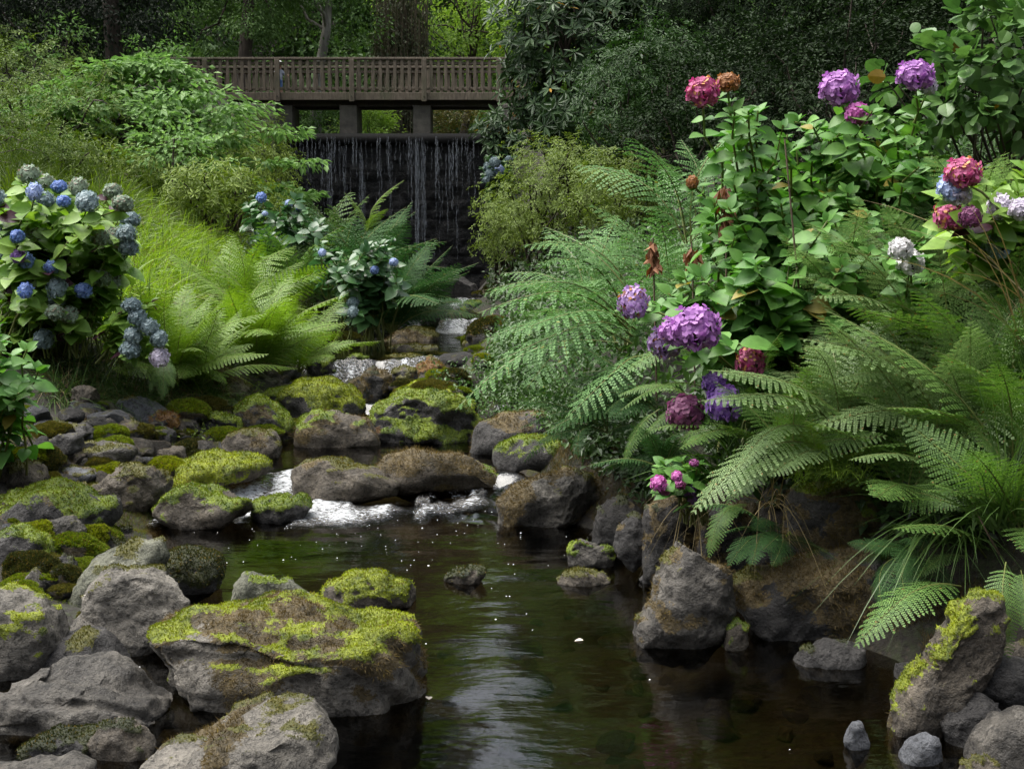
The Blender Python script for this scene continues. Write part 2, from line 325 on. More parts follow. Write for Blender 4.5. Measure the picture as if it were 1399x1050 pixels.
front = WY-.022*jo*(.2+1.6*st)-.1*fbm(np.stack([X, Z, 0*X], 1)*3, 3, 6)-.06*(5.4-Z)/5
wr = thing('weir', (-3.6, WY, .6), 'tall dark wet stone weir wall below the wooden bridge', 'weir')
link('wall_face', make_mesh('wall_face', rel([(np.stack([X, front, Z], 1), gridf(nz, nx), 0)], wr.location), [ws], True), wr)
ws.node_tree.nodes['Principled BSDF'].inputs['Specular IOR Level'].default_value = .2
crm, N, L, B, O = mat('wet_crest'); n = noise(N, L, 5, 5, coord(N)); L.new(mixc(N, L, n, (.001, .001, .001), (.006, .006, .006)), B.inputs['Base Color']); B.inputs['Roughness'].default_value = .7; B.inputs['Specular IOR Level'].default_value = .04
a = np.linspace(-.25, math.pi*.52, 12); xx = np.linspace(W0, W1, 80)                       # rounded crest
XX, AA = np.meshgrid(xx, a); pr = np.stack([XX.ravel(), WY+.12-.34*np.cos(AA.ravel()), WT-.22+.26*np.sin(AA.ravel())], 1)
pr[:, 1] += .02*fbm(pr*2, 2, 7)
cr = np.concatenate([pr, np.stack([xx, 0*xx+WY+.95, 0*xx+WT+.03], 1)])
link('crest', make_mesh('crest', rel([(cr, gridf(13, 80)[:, ::-1], 0)], wr.location), [crm], True), wr)
wf, N, L, B, O = mat('falling_water'); v = coord(N)
mp = N.new('ShaderNodeMapping'); mp.inputs['Scale'].default_value = (9, 9, 1.1); L.new(v, mp.inputs[0])
B.inputs['Base Color'].default_value = (.32, .345, .385, 1); B.inputs['Roughness'].default_value = .25
tb = N.new('ShaderNodeBsdfTransparent'); mx = N.new('ShaderNodeMixShader'); L.new(ramp(N, L, noise(N, L, 5, 5, mp.outputs[0], .7), .45, .7, 0, .6), mx.inputs[0])
L.new(tb.outputs[0], mx.inputs[1]); L.new(B.outputs[0], mx.inputs[2]); L.new(mx.outputs[0], O.inputs['Surface'])
rg = np.random.default_rng(11); G = []
def strand(px, top, length, r):
    x = (px-699.5)*33.6/FPX; z = np.linspace(top, top-length, 12); t = (top-z)
    y = WY-.26-.05*np.sqrt(np.maximum(t, 0))-.02*t; w = r*(1+.5*rg.normal(size=12).cumsum()*.25).clip(.25, 1.6); w[0] *= .4; w[-1] *= .3
    G.append((*tube(np.stack([x+.012*rg.normal(size=12), y, z], 1), w, 5), 0))
for px, w, n in [(456, 7, 26), (444, 3, 6), (470, 14, 22), (498, 4, 16), (487, 3, 6), (520, 3, 12), (535, 6, 8), (572, 3, 26), (580, 3, 22), (563, 4, 10), (600, 8, 14), (618, 10, 12), (625, 2, 10), (640, 10, 8), (425, 8, 10), (410, 6, 5)]:
    for k in range(n):
        s = rg.random(); strand(px+rg.normal(0, w*.5), 5.35-(s*s*2.2), rg.uniform(.4, 1.5)+(3.0 if (px in (572, 580, 498) and rg.random() < .5) else 0), rg.uniform(.004, .013))
for k in range(80): strand(rg.uniform(402, 655), 5.33-rg.random()*.5, rg.uniform(.15, .9), rg.uniform(.003, .009))
for k in range(60): strand(rg.uniform(404, 660), 4.8-rg.random()*3, rg.uniform(.1, .6), rg.uniform(.003, .008))
tag(link('waterfall', make_mesh('waterfall', G, [wf], True)), kind='structure')

# ------------------------------------------------------------------ the footbridge
def woodmat(name, a, b):
    m, N, L, B, O = mat(name); v = coord(N); mp = N.new('ShaderNodeMapping'); mp.inputs['Scale'].default_value = (3, 3, .6); L.new(v, mp.inputs[0])
    n = noise(N, L, 6, 6, mp.outputs[0], .65); n2 = noise(N, L, 1.3, 3, v)
    c = mixc(N, L, ramp(N, L, n, .3, .7), a, b); c = mixc(N, L, ramp(N, L, n2, .5, .7, 0, .5), c, (.06, .07, .03))
    L.new(c, B.inputs['Base Color']); B.inputs['Roughness'].default_value = .8; L.new(bump(N, L, n, .5, .02), B.inputs['Normal']); return m
wd = woodmat('weathered_timber', (.065, .05, .036), (.18, .145, .105)); wd2 = woodmat('dark_timber', (.025, .02, .016), (.07, .055, .04))
cm, N, L, B, O = mat('stained_concrete'); v = coord(N); n = noise(N, L, 3, 6, v, .65)
L.new(mixc(N, L, ramp(N, L, n, .3, .7), (.05, .045, .04), (.16, .145, .12)), B.inputs['Base Color']); B.inputs['Roughness'].default_value = .9; L.new(bump(N, L, n, .5, .04), B.inputs['Normal'])
BY = 36.0; s = BY/FPX; bx = lambda px: (px-699.5)*s; bz = lambda py: P(700, py, BY)[2]
br = thing('footbridge', (bx(480), BY, bz(130)), 'weathered wooden footbridge with slatted railings above the weir', 'bridge')
BX0, BX1 = bx(205), bx(720); zb = bz(127); zt = bz(81.5)
def bpart(name, boxes, m, parent=br):
    G = []
    for b in boxes:
        V, F = box(*b); G.append((V, F, 0))
    off = Vector((0, 0, 0)); p = parent
    while p: off += p.location; p = p.parent
    o = link(name, make_mesh(name, rel(G, off), [m]), parent)
    bv = o.modifiers.new('bevel', 'BEVEL'); bv.width = .008; bv.segments = 1; return o
bpart('edge_beam', [(BX0, BX1, BY-.12, BY+.02, bz(137.5), zb)], wd); bpart('edge_beam', [(BX0, BX1, BY+1.5, BY+1.62, bz(137.5), zb)], wd2)
bpart('deck', [(BX0+i*.16, BX0+i*.16+.145, BY+.023, BY+1.497, zb-.07, zb-.015) for i in range(int((BX1-BX0)/.16))], wd2)
bpart('girder', [(BX0, BX1, BY+.25, BY+.45, bz(143), zb-.075)], wd2); bpart('girder', [(BX0, BX1, BY+1.05, BY+1.25, bz(143), zb-.075)], wd2)
posts = [bx(291), bx(387), bx(486), bx(582.5), bx(682)]
for y0, yy, nm in ((BY, -1, 'near'), (BY+1.5, 1, 'far')):
    hr = bpart('top_rail', [(BX0, BX1, y0-.09, y0+.07, zt-.012, zt+.055)], wd)
    bpart('under_rail', [(BX0, BX1, y0-.035, y0+.035, zt-.16, zt-.07)], wd)
    bpart('bottom_rail', [(BX0, BX1, y0-.035, y0+.035, zb+.09, zb+.17)], wd)
    for x in posts:
        bpart('post', [(x-.075, x+.075, y0-.20 if yy < 0 else y0+.125, y0-.123 if yy < 0 else y0+.2, bz(140), zt-.02)] if yy < 0 else [(x-.075, x+.075, y0-.06, y0+.06, zb, zt-.02)], wd)
        if yy < 0:
            p = br.children[-1]; V, F = tube([(x, y0-.225, bz(133)), (x, y0-.19, bz(133))], .022, 8); V = V-np.array(br.location)
            link('bolt', make_mesh('bolt', [(V, F, 0), (V[:8], [tuple(range(8))], 0)], [wd2]), p)
    for i in range(-2, 5):
        xa = posts[0]+i*(bx(486)-bx(389)); n = 9
        for k in range(1, n+1):
            x = xa+(k-.0)*(bx(486)-bx(389))/(n+1)
            if BX0 < x < BX1: bpart('baluster', [(x-.05, x+.05, y0-.068 if yy < 0 else y0+.038, y0-.038 if yy < 0 else y0+.068, zb+.05, zt-.015)], wd)
for px in (479, 578, 392):
    x = bx(px); bpart('pier', [(x-.27, x+.27, BY+.12, BY+1.35, 4.6, bz(143)-.004)], cm)
bpart('pier', [(bx(672), bx(680), BY+.1, BY+1.3, 4.6, bz(143)-.004)], wd2)
# stone abutments at both ends
am, N, L, B, O = mat('abutment_stone'); v = coord(N); bk = N.new('ShaderNodeTexBrick'); mp = N.new('ShaderNodeMapping'); mp.inputs['Rotation'].default_value = (math.pi/2, 0, 0)
L.new(v, mp.inputs[0]); L.new(mp.outputs[0], bk.inputs['Vector']); bk.inputs['Scale'].default_value = 2.2; bk.inputs['Mortar Size'].default_value = .03
bk.inputs['Color1'].default_value = (.17, .15, .125, 1); bk.inputs['Color2'].default_value = (.10, .09, .08, 1); bk.inputs['Mortar'].default_value = (.03, .03, .028, 1)
n = noise(N, L, 9, 5, v); L.new(mixc(N, L, .5, bk.outputs[0], mixc(N, L, n, (.04, .04, .03), (.2, .18, .15))), B.inputs['Base Color']); B.inputs['Roughness'].default_value = .9
L.new(bump(N, L, bk.outputs['Fac'], -.7, .05, bump(N, L, n, .5, .04)), B.inputs['Normal'])
for x0, x1, lab in ((bx(681), bx(730), 'grey stone abutment under the right end of the bridge'), (bx(150), bx(384), 'dark stone abutment behind the shrubs under the left end of the bridge')):
    V, F = box(x0, x1, BY-.35, BY+1.6, 4.3, bz(143)-.006); c0 = (V[0]+V[-1])/2; c0[2] = 4.3
    o = link('stone_abutment', make_mesh('stone_abutment', [(V-c0, F, 0)], [am]), None, c0); tag(o, lab, 'abutment')
    b = o.modifiers.new('bevel', 'BEVEL'); b.width = .05; b.segments = 2

# a small child looking through the railings
pb = P(382, 128, BY+.45); H = 1.02
def fig(pts, edges, radii, sub=2):
    me = bpy.data.meshes.new('body'); me.from_pydata(pts, edges, []); o = bpy.data.objects.new('tmp', me); COL.objects.link(o)
    sk = o.modifiers.new('s', 'SKIN'); sk.use_smooth_shade = True; o.modifiers.new('b', 'SUBSURF').levels = sub; o.modifiers['b'].render_levels = sub
    for v, r in zip(me.skin_vertices[0].data, radii): v.radius = (r, r)
    me.skin_vertices[0].data[0].use_root = True
    dg = bpy.context.evaluated_depsgraph_get(); out = bpy.data.meshes.new_from_object(o.evaluated_get(dg)); bpy.data.objects.remove(o); return out
pts = [(0, 0, .47), (0, 0, .62), (0, 0, .76), (0, -.01, .82), (0, -.02, .90), (0, -.02, .97), (.05, 0, .44), (.055, .0, .25), (.055, .01, .05), (.055, -.06, .02),
       (-.05, 0, .44), (-.055, 0, .25), (-.055, .01, .05), (-.055, -.06, .02), (.10, 0, .75), (.17, -.07, .62), (.25, -.16, .60), (-.10, 0, .75), (-.14, -.06, .63), (-.12, -.18, .60)]
ed = [(0, 1), (1, 2), (2, 3), (3, 4), (4, 5), (0, 6), (6, 7), (7, 8), (8, 9), (0, 10), (10, 11), (11, 12), (12, 13), (2, 14), (14, 15), (15, 16), (2, 17), (17, 18), (18, 19)]
rd = [.085, .085, .08, .04, .085, .07, .06, .045, .035, .03, .06, .045, .035, .03, .04, .032, .026, .04, .032, .026]
me = fig(pts, ed, rd)
def flat(name, c, r=.7):
    m, N, L, B, O = mat(name); n = noise(N, L, 20, 4, coord(N)); L.new(mixc(N, L, n, tuple(x*.8 for x in c), c), B.inputs['Base Color']); B.inputs['Roughness'].default_value = r; return m
for m in (flat('skin', (.55, .33, .24)), flat('blue_cloth', (.12, .24, .55)), flat('pale_cloth', (.55, .6, .72))): me.materials.append(m)
for p in me.polygons:
    c = p.center; p.material_index = 0 if (c.z > .80 or (abs(c.x) > .15 and c.z < .66) or c.z < .2) else (2 if c.z > .48 else 1); p.use_smooth = True
pe = link('person', me, None, (pb[0], pb[1], zb-.012)); pe.rotation_euler = (0, 0, .5)
tag(pe, 'small child in blue clothes and white sun hat behind the bridge railing', 'person')
h = []
for k, (r, z) in enumerate(((.19, .955), (.19, .965), (.105, .975), (.10, 1.03), (.06, 1.06), (.005, 1.07))):
    a = np.arange(14)*2*math.pi/14; h.append(np.stack([r*np.cos(a), -.02+r*np.sin(a), 0*a+z], 1))
i = np.arange(5)[:, None]*14; j = np.arange(14)[None]
link('sun_hat', make_mesh('sun_hat', [(np.concatenate(h), np.stack([i+j, i+(j+1) % 14, i+14+(j+1) % 14, i+14+j], -1).reshape(-1, 4), 0)], [flat('white_cloth', (.75, .75, .72))], True), pe)
# ------------------------------------------------------------------ rocks
_ico = {}
def ico(s):
    if s not in _ico:
        bm = bmesh.new(); bmesh.ops.create_icosphere(bm, subdivisions=s, radius=1)
        _ico[s] = (np.array([v.co[:] for v in bm.verts]), np.array([[v.index for v in f.verts] for f in bm.faces])); bm.free()
    return _ico[s]
def vnormals(V, F):
    n = np.cross(V[F[:, 1]]-V[F[:, 0]], V[F[:, 2]]-V[F[:, 0]]); o = np.zeros_like(V)
    for k in range(3):
        for d in range(3): o[:, d] += np.bincount(F[:, k], n[:, d], len(V))
    return nrm(o)
def tufts(V, F, mask, dens, h, rng, lean=(0, 0, .3), w=.28, cap=40000):
    """short upright blades all over the mossy faces"""
    a = np.linalg.norm(np.cross(V[F[:, 1]]-V[F[:, 0]], V[F[:, 2]]-V[F[:, 0]]), axis=1)/2; pm = mask[F].mean(1)
    p = a*np.clip(pm-.35, 0, 1); tot = p.sum()
    if tot <= 0: return None
    n = int(min(cap, tot*dens)); 
    if n < 20: return None
    k = rng.choice(len(F), n, p=p/tot); r1 = np.sqrt(rng.random(n))[:, None]; r2 = rng.random(n)[:, None]
    q = V[F[k, 0]]*(1-r1)+V[F[k, 1]]*r1*(1-r2)+V[F[k, 2]]*r1*r2
    N_ = nrm(np.cross(V[F[k, 1]]-V[F[k, 0]], V[F[k, 2]]-V[F[k, 0]])+0); d = nrm(N_+np.array(lean)+rng.normal(0, .45, (n, 3)))
    s = nrm(np.cross(d, rng.normal(size=(n, 3)))); hh = h*rng.uniform(.4, 1.3, (n, 1)); ww = hh*w
    q = q-.15*h*N_
    VV = np.stack([q-s*ww, q+s*ww, q+d*hh], 1).reshape(-1, 3)
    return VV, np.arange(3*n).reshape(-1, 3)
RSEED = [100]
def rock(label, poly, tone='grey', moss=0., mk='green', dry=0., dk='brown', D=None, z=0., thick=.75, sub=5, rough=1.25, facet=3, pw=2.8, tuft=1., name='boulder', group=None, tilt=0., strata=.35, mossn=None, under=.0, th=None):
    RSEED[0] += 1; rng = np.random.default_rng(RSEED[0]); poly = np.array(poly, float)
    yb = poly[:, 1].max()
    if D is None: D = GZ(700, yb, z)[1]
    W = (poly[:, 0].max()-poly[:, 0].min())*D/FPX; T = th or thick*W; Dc = D+T*.38
    pw2 = np.array([P(x, y, Dc)[[0, 2]] for x, y in poly]); x0, x1 = pw2[:, 0].min(), pw2[:, 0].max()
    low = pw2[:, 1] < pw2[:, 1].min()+.12*np.ptp(pw2[:, 1]); pw2[low, 1] -= .12*W*0+.05+under
    c = np.array([(x0+x1)/2, pw2[:, 1].mean()*.5+.25*(pw2[:, 1].max()+pw2[:, 1].min())])
    m = 360; th_ = np.arange(m)*2*math.pi/m; R = np.zeros(m); d = np.stack([np.cos(th_), np.sin(th_)], 1)
    for i in range(len(pw2)):
        a = pw2[i]-c; b = pw2[(i+1) % len(pw2)]-c; e = b-a; den = d[:, 0]*e[1]-d[:, 1]*e[0]
        den = np.where(np.abs(den) < 1e-9, 1e-9, den); t = (a[0]*e[1]-a[1]*e[0])/den; u = (a[0]*d[:, 1]-a[1]*d[:, 0])/den
        ok = (t > 0) & (u >= -1e-6) & (u <= 1+1e-6); R = np.where(ok, np.maximum(R, t), R)
    R[R == 0] = R[R > 0].mean()
    S, F = ico(sub); ti = (np.arctan2(S[:, 2], S[:, 0]) % (2*math.pi))/(2*math.pi)*m; i0 = ti.astype(int) % m; f = ti-np.floor(ti)
    r = R[i0]*(1-f)+R[(i0+1) % m]*f; t = S[:, 1]; rr = np.sqrt(np.maximum(1-t*t, 0)); q = (1-np.abs(t)**pw)**(1/pw)
    ct = np.where(rr > 1e-6, S[:, 0]/np.maximum(rr, 1e-6), 0); stt = np.where(rr > 1e-6, S[:, 2]/np.maximum(rr, 1e-6), 0)
    V = np.stack([c[0]+r*q*ct, Dc+T/2*t, c[1]+r*q*stt], 1); V[:, 1] += tilt*(V[:, 2]-c[1])
    if facet:
        C = np.array([c[0], Dc, c[1]]); E = np.ptp(V, axis=0)/2
        for k in range(facet):
            n = nrm(rng.normal(size=3)*np.array([1, 1.3, .9])/E*E.mean()); dd = (V-C)@n; lim = dd.max()*rng.uniform(.72, .93)
            o = np.maximum(dd-lim, 0); V = V-o[:, None]*n*.93
    n_ = vnormals(V, F); sc = 1/max(W, .12)
    disp = .06*fbm(V*sc*3.0, 3, RSEED[0])-.055*np.abs(fbm(V*sc*3.2, 2, RSEED[0]+9))+.016*fbm(V*sc*9, 3, RSEED[0]+3)-.012*np.abs(fbm(V*sc*13, 2, RSEED[0]+6))+.006*fbm(V*sc*34, 2, RSEED[0]+8)+.016
    if strata: 
        ax = nrm(np.array([.25, .1, 1.])+rng.normal(0, .35, 3)); sw = np.sin((V@ax)*sc*42+4*fbm(V*sc*2, 3, RSEED[0]+4)); disp = disp-strata*.022*np.clip(sw, .2, 1)
    V = V+n_*(disp*W*rough)[:, None]; n_ = vnormals(V, F)
    nz = fbm(V*sc*(mossn or 4.)+7, 4, RSEED[0]+20); up = n_[:, 2]
    mo = sstep(-.22, .48, up*1.0+nz*1.3+.25*fbm(V*26, 2, 77)+(moss-1)*1.2-.05) if moss else 0*nz
    if moss: V = V+n_*(mo*(.006+.02*np.clip(.5+fbm(V*11, 3, 78), 0, 1))*min(1.6, .6+D*.06))[:, None]
    dr = sstep(-.1, .4, up*.45+fbm(V*sc*3.3+3, 4, RSEED[0]+31)*1.1+(dry-1)*1.1+.15) if dry else 0*nz
    base = np.array([c[0], Dc, V[:, 2].min()])
    me = make_mesh(name, rel([(V, F, 0)], base), [rockmat(tone, mk, dk)], True, {'moss': mo, 'dry': dr})
    o = link(name, me, None, base); tag(o, label, 'rock', group or 'boulders of the stream')
    h = np.clip(.004*D**.65, .007, .027)
    if moss and tuft:
        k = tufts(V, F, mo, tuft*1.1/(h*h*.28), h, rng)
        if k: link('moss_clumps', make_mesh('moss_clumps', rel([(*k, 0)], base), [mossmat(mk)]), o)
    if dry and tuft:
        k = tufts(V, F, dr*(1-mo), tuft*.8/(h*h*.28), h*2.2, rng, lean=(0, -.2, -.15), w=.085)
        if k: link('dry_moss_clumps', make_mesh('dry_moss_clumps', rel([(*k, 0)], base), [mossmat(dk)]), o)
    return o

# ------------------------------------------------------------------ leaves
LEAF2 = (np.array([(0, 0, 0), (.42, .27, .06), (1, 0, -.12), (.42, -.27, .06)], float), np.array([(0, 1, 2), (0, 2, 3)]))
LEAFN = (np.array([(0, 0, 0), (.35, .12, .02), (.7, .12, -.03), (1, 0, -.12), (.7, -.12, -.03), (.35, -.12, .02)], float), np.array([(0, 1, 2, 3), (0, 3, 4, 5)]))
def _oval(w, pts, fold, droop):
    V = []
    for t, s in pts: V += [(t, s*w, fold*s*w-droop*t*t), (t, 0, -droop*t*t), (t, -s*w, fold*s*w-droop*t*t)]
    n = len(pts); F = []
    for i in range(n-1):
        a = 3*i; F += [(a, a+1, a+4, a+3), (a+1, a+2, a+5, a+4)]
    return np.array(V, float), np.array(F)
LEAFH = _oval(.33, [(0, .05), (.1, .5), (.3, .95), (.5, 1), (.7, .75), (.88, .35), (1, .02)], .28, .22)
LEAFR = _oval(.42, [(0, .1), (.15, .75), (.4, 1), (.65, .95), (.88, .55), (1, .08)], .2, .12)
def leaves(Q, D, Nn, size, T):
    Q = np.asarray(Q); d = nrm(np.asarray(D, float)); n = np.asarray(Nn, float); n = nrm(n-(n*d).sum(1, keepdims=True)*d); b = np.cross(n, d)
    s = np.broadcast_to(np.asarray(size, float), (len(Q),))[:, None, None]
    TV, TF = T; V = Q[:, None]+s*(TV[None, :, 0:1]*d[:, None]+TV[None, :, 1:2]*b[:, None]+TV[None, :, 2:3]*n[:, None])
    return V.reshape(-1, 3), (TF[None]+np.arange(len(Q))[:, None, None]*len(TV)).reshape(-1, TF.shape[1])
def clumps(center, radii, n, rng, shell=.55, seed=0, zmin=-1., bumpy=.35):
    d = nrm(rng.normal(size=(n*2, 3))); d = d[d[:, 2] > zmin][:n]
    r = (shell+(1-shell)*rng.random((len(d), 1))**.6)*(1+bumpy*fbm(d*2.1+seed, 3, seed)[:, None])
    return np.asarray(center)+d*r*np.asarray(radii), d
def spray(C, Dd, per, cr, rng, flat=.6, droop=.35, out=.8):
    k = np.repeat(np.arange(len(C)), per); g = np.clip(rng.normal(size=(len(k), 3)), -1.7, 1.7); g[:, 2] *= flat
    cs = cr*rng.uniform(.6, 1.35, len(C)); Q = C[k]+g*cs[k, None]*.6
    D = nrm(g+out*Dd[k]+rng.normal(0, .5, (len(k), 3))+np.array([0, 0, -droop])); Nn = nrm(np.array([0, 0, 1.])+.5*Dd[k]+rng.normal(0, .45, (len(k), 3)))
    return Q, D, Nn
def stems_to(base, C, rng, n, r0, spread=.12):
    G = []
    for i in rng.choice(len(C), min(n, len(C)), replace=False):
        b = np.asarray(base)+np.append(rng.normal(0, spread, 2), -.1); p = curve(b, C[i], 7, 0, .03*np.linalg.norm(C[i]-b), rng)
        p[:, 2] += np.sin(np.linspace(0, math.pi, 7))*.08*np.linalg.norm(C[i]-b); G.append((*tube(p, np.linspace(r0, r0*.25, 7), 5), 0))
    return G
def bush(name, label, cat, base, center, radii, n, per, cr, lsize, m, bark, seed, T=LEAF2, flat=.6, droop=.3, shell=.45, nst=14, r0=.03, zmin=-.8, whorl=0, group=None, part='foliage', trunk=None, bumpy=.6):
    rng = np.random.default_rng(seed); C, Dd = clumps(center, radii, n, rng, shell, seed, zmin, bumpy); base = np.asarray(base, float)
    if whorl:
        Q = []; D = []; Nn = []
        for c, d in zip(C, Dd):
            for w in range(per):
                ax = nrm(d*.8+np.array([0, -.15, .55])+rng.normal(0, .35, 3)); p = c+rng.normal(0, cr, 3); u = nrm(np.cross(ax, rng.normal(size=3))); vv = np.cross(ax, u)
                a = np.arange(whorl)*2*math.pi/whorl+rng.normal(0, .2, whorl); e = rng.uniform(-.35, .5, whorl)[:, None]
                dd = nrm(np.cos(a)[:, None]*u+np.sin(a)[:, None]*vv+e*ax); Q.append(np.repeat(p[None], whorl, 0)+.015*dd); D.append(dd); Nn.append(np.repeat(ax[None], whorl, 0))
        Q = np.concatenate(Q); D = np.concatenate(D); Nn = np.concatenate(Nn)
    else: Q, D, Nn = spray(C, Dd, per, cr, rng, flat, droop)
    V, F = leaves(Q, D, Nn, lsize*rng.uniform(.65, 1.2, len(Q)), T)
    o = thing(name, base, label, cat, group or {'azalea': 'azaleas on the slopes', 'rhododendron': 'rhododendrons by the bridge', 'sapling': 'saplings around the layered tree'}.get(name, 'trees of the valley' if cat == 'tree' else None)); link(part, make_mesh(part, rel([(V, F, 0)], base), [m]), o)
    G = []
    if trunk is not None:
        tp = np.asarray(trunk[0], float); tr = np.asarray(trunk[1], float); G.append((*tube(tp, tr, 9), 0)); src = tp[-1]
        for i in rng.choice(len(C), min(nst, len(C)), replace=False):
            k = rng.integers(max(1, len(tp)//2), len(tp)); p = curve(tp[k], C[i], 7, 0, .02*np.linalg.norm(C[i]-tp[k]), rng); G.append((*tube(p, np.linspace(tr[k]*.45, tr[k]*.08, 7), 5), 0))
        link('trunk', make_mesh('trunk', rel(G, base), [bark], True), o)
    elif nst: link('stems', make_mesh('stems', rel(stems_to(base, C, rng, nst, r0, .1*np.mean(radii)), base), [bark], True), o)
    return o

# ------------------------------------------------------------------ ferns: each frond an object of its own
stemg = leafmat('fern_stalk', (.10, .13, .03), (.16, .17, .05), .5, .1)
def frond_mesh(kind, seed):
    rng = np.random.default_rng(seed); V = []; F = []; nv = 0
    arch = rng.uniform(.12, .2); bow = rng.normal(0, .08)
    def cpt(t): return np.array([t, bow*math.sin(math.pi*t), arch*math.sin(math.pi*max(t, 0)**.85)])
    if kind == 'lady': npair, t0, wid, npn, fwd = 23, .10, .19, 11, .35
    elif kind == 'royal': npair, t0, wid, npn, fwd = 14, .14, .2, 9, .55
    else: npair, t0, wid, npn, fwd = 24, .06, .13, 0, .3
    ts = t0+(1-t0)*(np.arange(npair)/(npair-.2))**.92
    for i, t in enumerate(ts):
        p = cpt(t); tg = nrm(cpt(min(t+.02, 1.02))-cpt(t-.02)); up = nrm(np.array([-tg[2], 0, tg[0]]))
        u = (t-t0)/(1-t0); Ln = wid*(max(0., math.sin(math.pi*min(1., .12+.88*u)**.75))**.8 if kind != 'royal' else (.72+.4*math.sin(math.pi*min(1,max(0,u))**.8)-1.55*max(0., u-.5)**1.3))*rng.uniform(.88, 1.1)+.012
        for sd in (1, -1):
            lat = np.cross(up, tg)*sd; fw = fwd+.5*u*u; dr = rng.uniform(.1, .35) if kind != 'royal' else rng.uniform(.1, .5)
            if kind == 'fish':
                d = nrm(lat+fw*tg-dr*up); e = nrm(np.cross(up, d)); w = Ln*.13+.004
                q = np.array([p-tg*w*.6, p+tg*w*.9, p+d*Ln*.5+e*w*.9*sd*0+tg*w, p+d*Ln-up*Ln*.1, p+d*Ln*.5-tg*w]); V.append(q[[0, 1, 2, 3]]); F.append((nv, nv+1, nv+2, nv+3)); nv += 4
                V.append(q[[0, 2, 3, 4]]); F.append((nv, nv+1, nv+2, nv+3)); nv += 4; continue
            q0 = p; q1 = p+nrm(lat+fw*tg)*Ln*.5-up*Ln*dr*.25; q2 = p+nrm(lat+fw*tg)*Ln-up*Ln*dr; hw = tg*.002
            V.append(np.array([q0-hw, q0+hw, q1+hw, q1-hw, q1-hw, q1+hw, q2+hw*.4, q2-hw*.4])); F += [(nv, nv+1, nv+2, nv+3), (nv+4, nv+5, nv+6, nv+7)]; nv += 8
            for k in range(npn):
                s = (k+.6)/npn; pp = p+nrm(lat+fw*tg)*Ln*s-up*Ln*dr*s*s; d = nrm(lat+fw*tg-up*dr*2*s); e = nrm(np.cross(up, d)); nn = np.cross(d, e)
                pl = (.0225*(1-.65*s)*min(1, Ln/.1)+.003) if kind == 'lady' else .027*(1-.7*s)*min(1, Ln/.12)+.004; pw = Ln/npn*(.78 if kind == 'lady' else .9)
                for s2 in (1, -1):
                    ax = nrm(e*s2+d*(.45 if kind == 'lady' else .28)+rng.normal(0, .06 if kind == 'lady' else .15, 3)); c = np.cross(nn, ax); m_ = pp+ax*pl*.5
                    V.append(np.array([pp-c*pw*.35, m_-c*pw*.55, pp+ax*pl, m_+c*pw*.55])+(nn*pl*.08*rng.normal())); F.append((nv, nv+1, nv+2, nv+3)); nv += 4
            s = 1; V.append(np.array([p+nrm(lat+fw*tg)*Ln*.93-up*Ln*dr*.85, p+nrm(lat+fw*tg)*Ln*.98+tg*Ln*.04-up*Ln*dr, p+nrm(lat+fw*tg)*Ln*1.06-up*Ln*dr*1.1, p+nrm(lat+fw*tg)*Ln*.98-tg*Ln*.04-up*Ln*dr])); F.append((nv, nv+1, nv+2, nv+3)); nv += 4
    rt = np.linspace(-.02, 1, 16); rp = np.array([cpt(t) for t in rt]); rv, rf = tube(rp, np.linspace(.0075, .0012, 16), 4)
    return np.concatenate(V), np.array(F), rv, rf
FR = {}
def frond_set(kind, m, n=6):
    key = (kind, m.name)
    if key not in FR:
        FR[key] = []
        for i in range(n):
            V, F, rv, rf = frond_mesh(kind, 40+i*7+len(kind)); FR[key].append(make_mesh('frond', [(V, F, 0), (rv, rf, 1)], [m, stemg]))
    return FR[key]
def add_frond(root, meshes, p0, p1, rng, roll=0., lift=0.):
    p0 = np.asarray(p0, float); p1 = np.asarray(p1, float); X_ = p1-p0; Ln = np.linalg.norm(X_); X_ = X_/Ln; up = np.array([0, 0, 1.]) if abs(X_[2]) < .97 else np.array([0, 1., 0])
    Y_ = nrm(np.cross(up, X_)); Z_ = np.cross(X_, Y_); a = roll; Y2 = math.cos(a)*Y_+math.sin(a)*Z_; Z2 = np.cross(X_, Y2)
    o = bpy.data.objects.new('frond', meshes[rng.integers(len(meshes))]); COL.objects.link(o); o.parent = root
    M = Matrix([[X_[i], Y2[i], Z2[i]] for i in range(3)]).to_4x4(); M = M @ Matrix.Diagonal((Ln, Ln*rng.uniform(.9, 1.1), Ln*rng.uniform(.7, 1.25), 1))
    M.translation = Vector(p0-np.array(root.location)); o.matrix_basis = M; return o
def fern(label, base, n, length, kind, m, seed, el=(.25, 1.1), az=None, group=None, fronds=(), squash=1.):
    rng = np.random.default_rng(seed); base = np.asarray(base, float); root = thing('fern', base, label, 'fern', group or 'ferns on the banks'); ms = frond_set(kind, m)
    for i in range(n):
        a = (az[0]+(az[1]-az[0])*rng.random()) if az else 2*math.pi*(i+rng.random()*.7)/n; e = el[0]+(el[1]-el[0])*rng.random(); Ln = length*rng.uniform(.65, 1.12)
        p0 = base+np.array([math.cos(a), math.sin(a), 0])*.04*length; tip = p0+Ln*np.array([math.cos(e)*math.cos(a), math.cos(e)*math.sin(a)*squash, math.sin(e)])
        add_frond(root, ms, p0, tip, rng, rng.normal(0, .4))
    for p0, p1 in fronds: add_frond(root, ms, p0, p1, rng, rng.normal(0, .12))
    return root

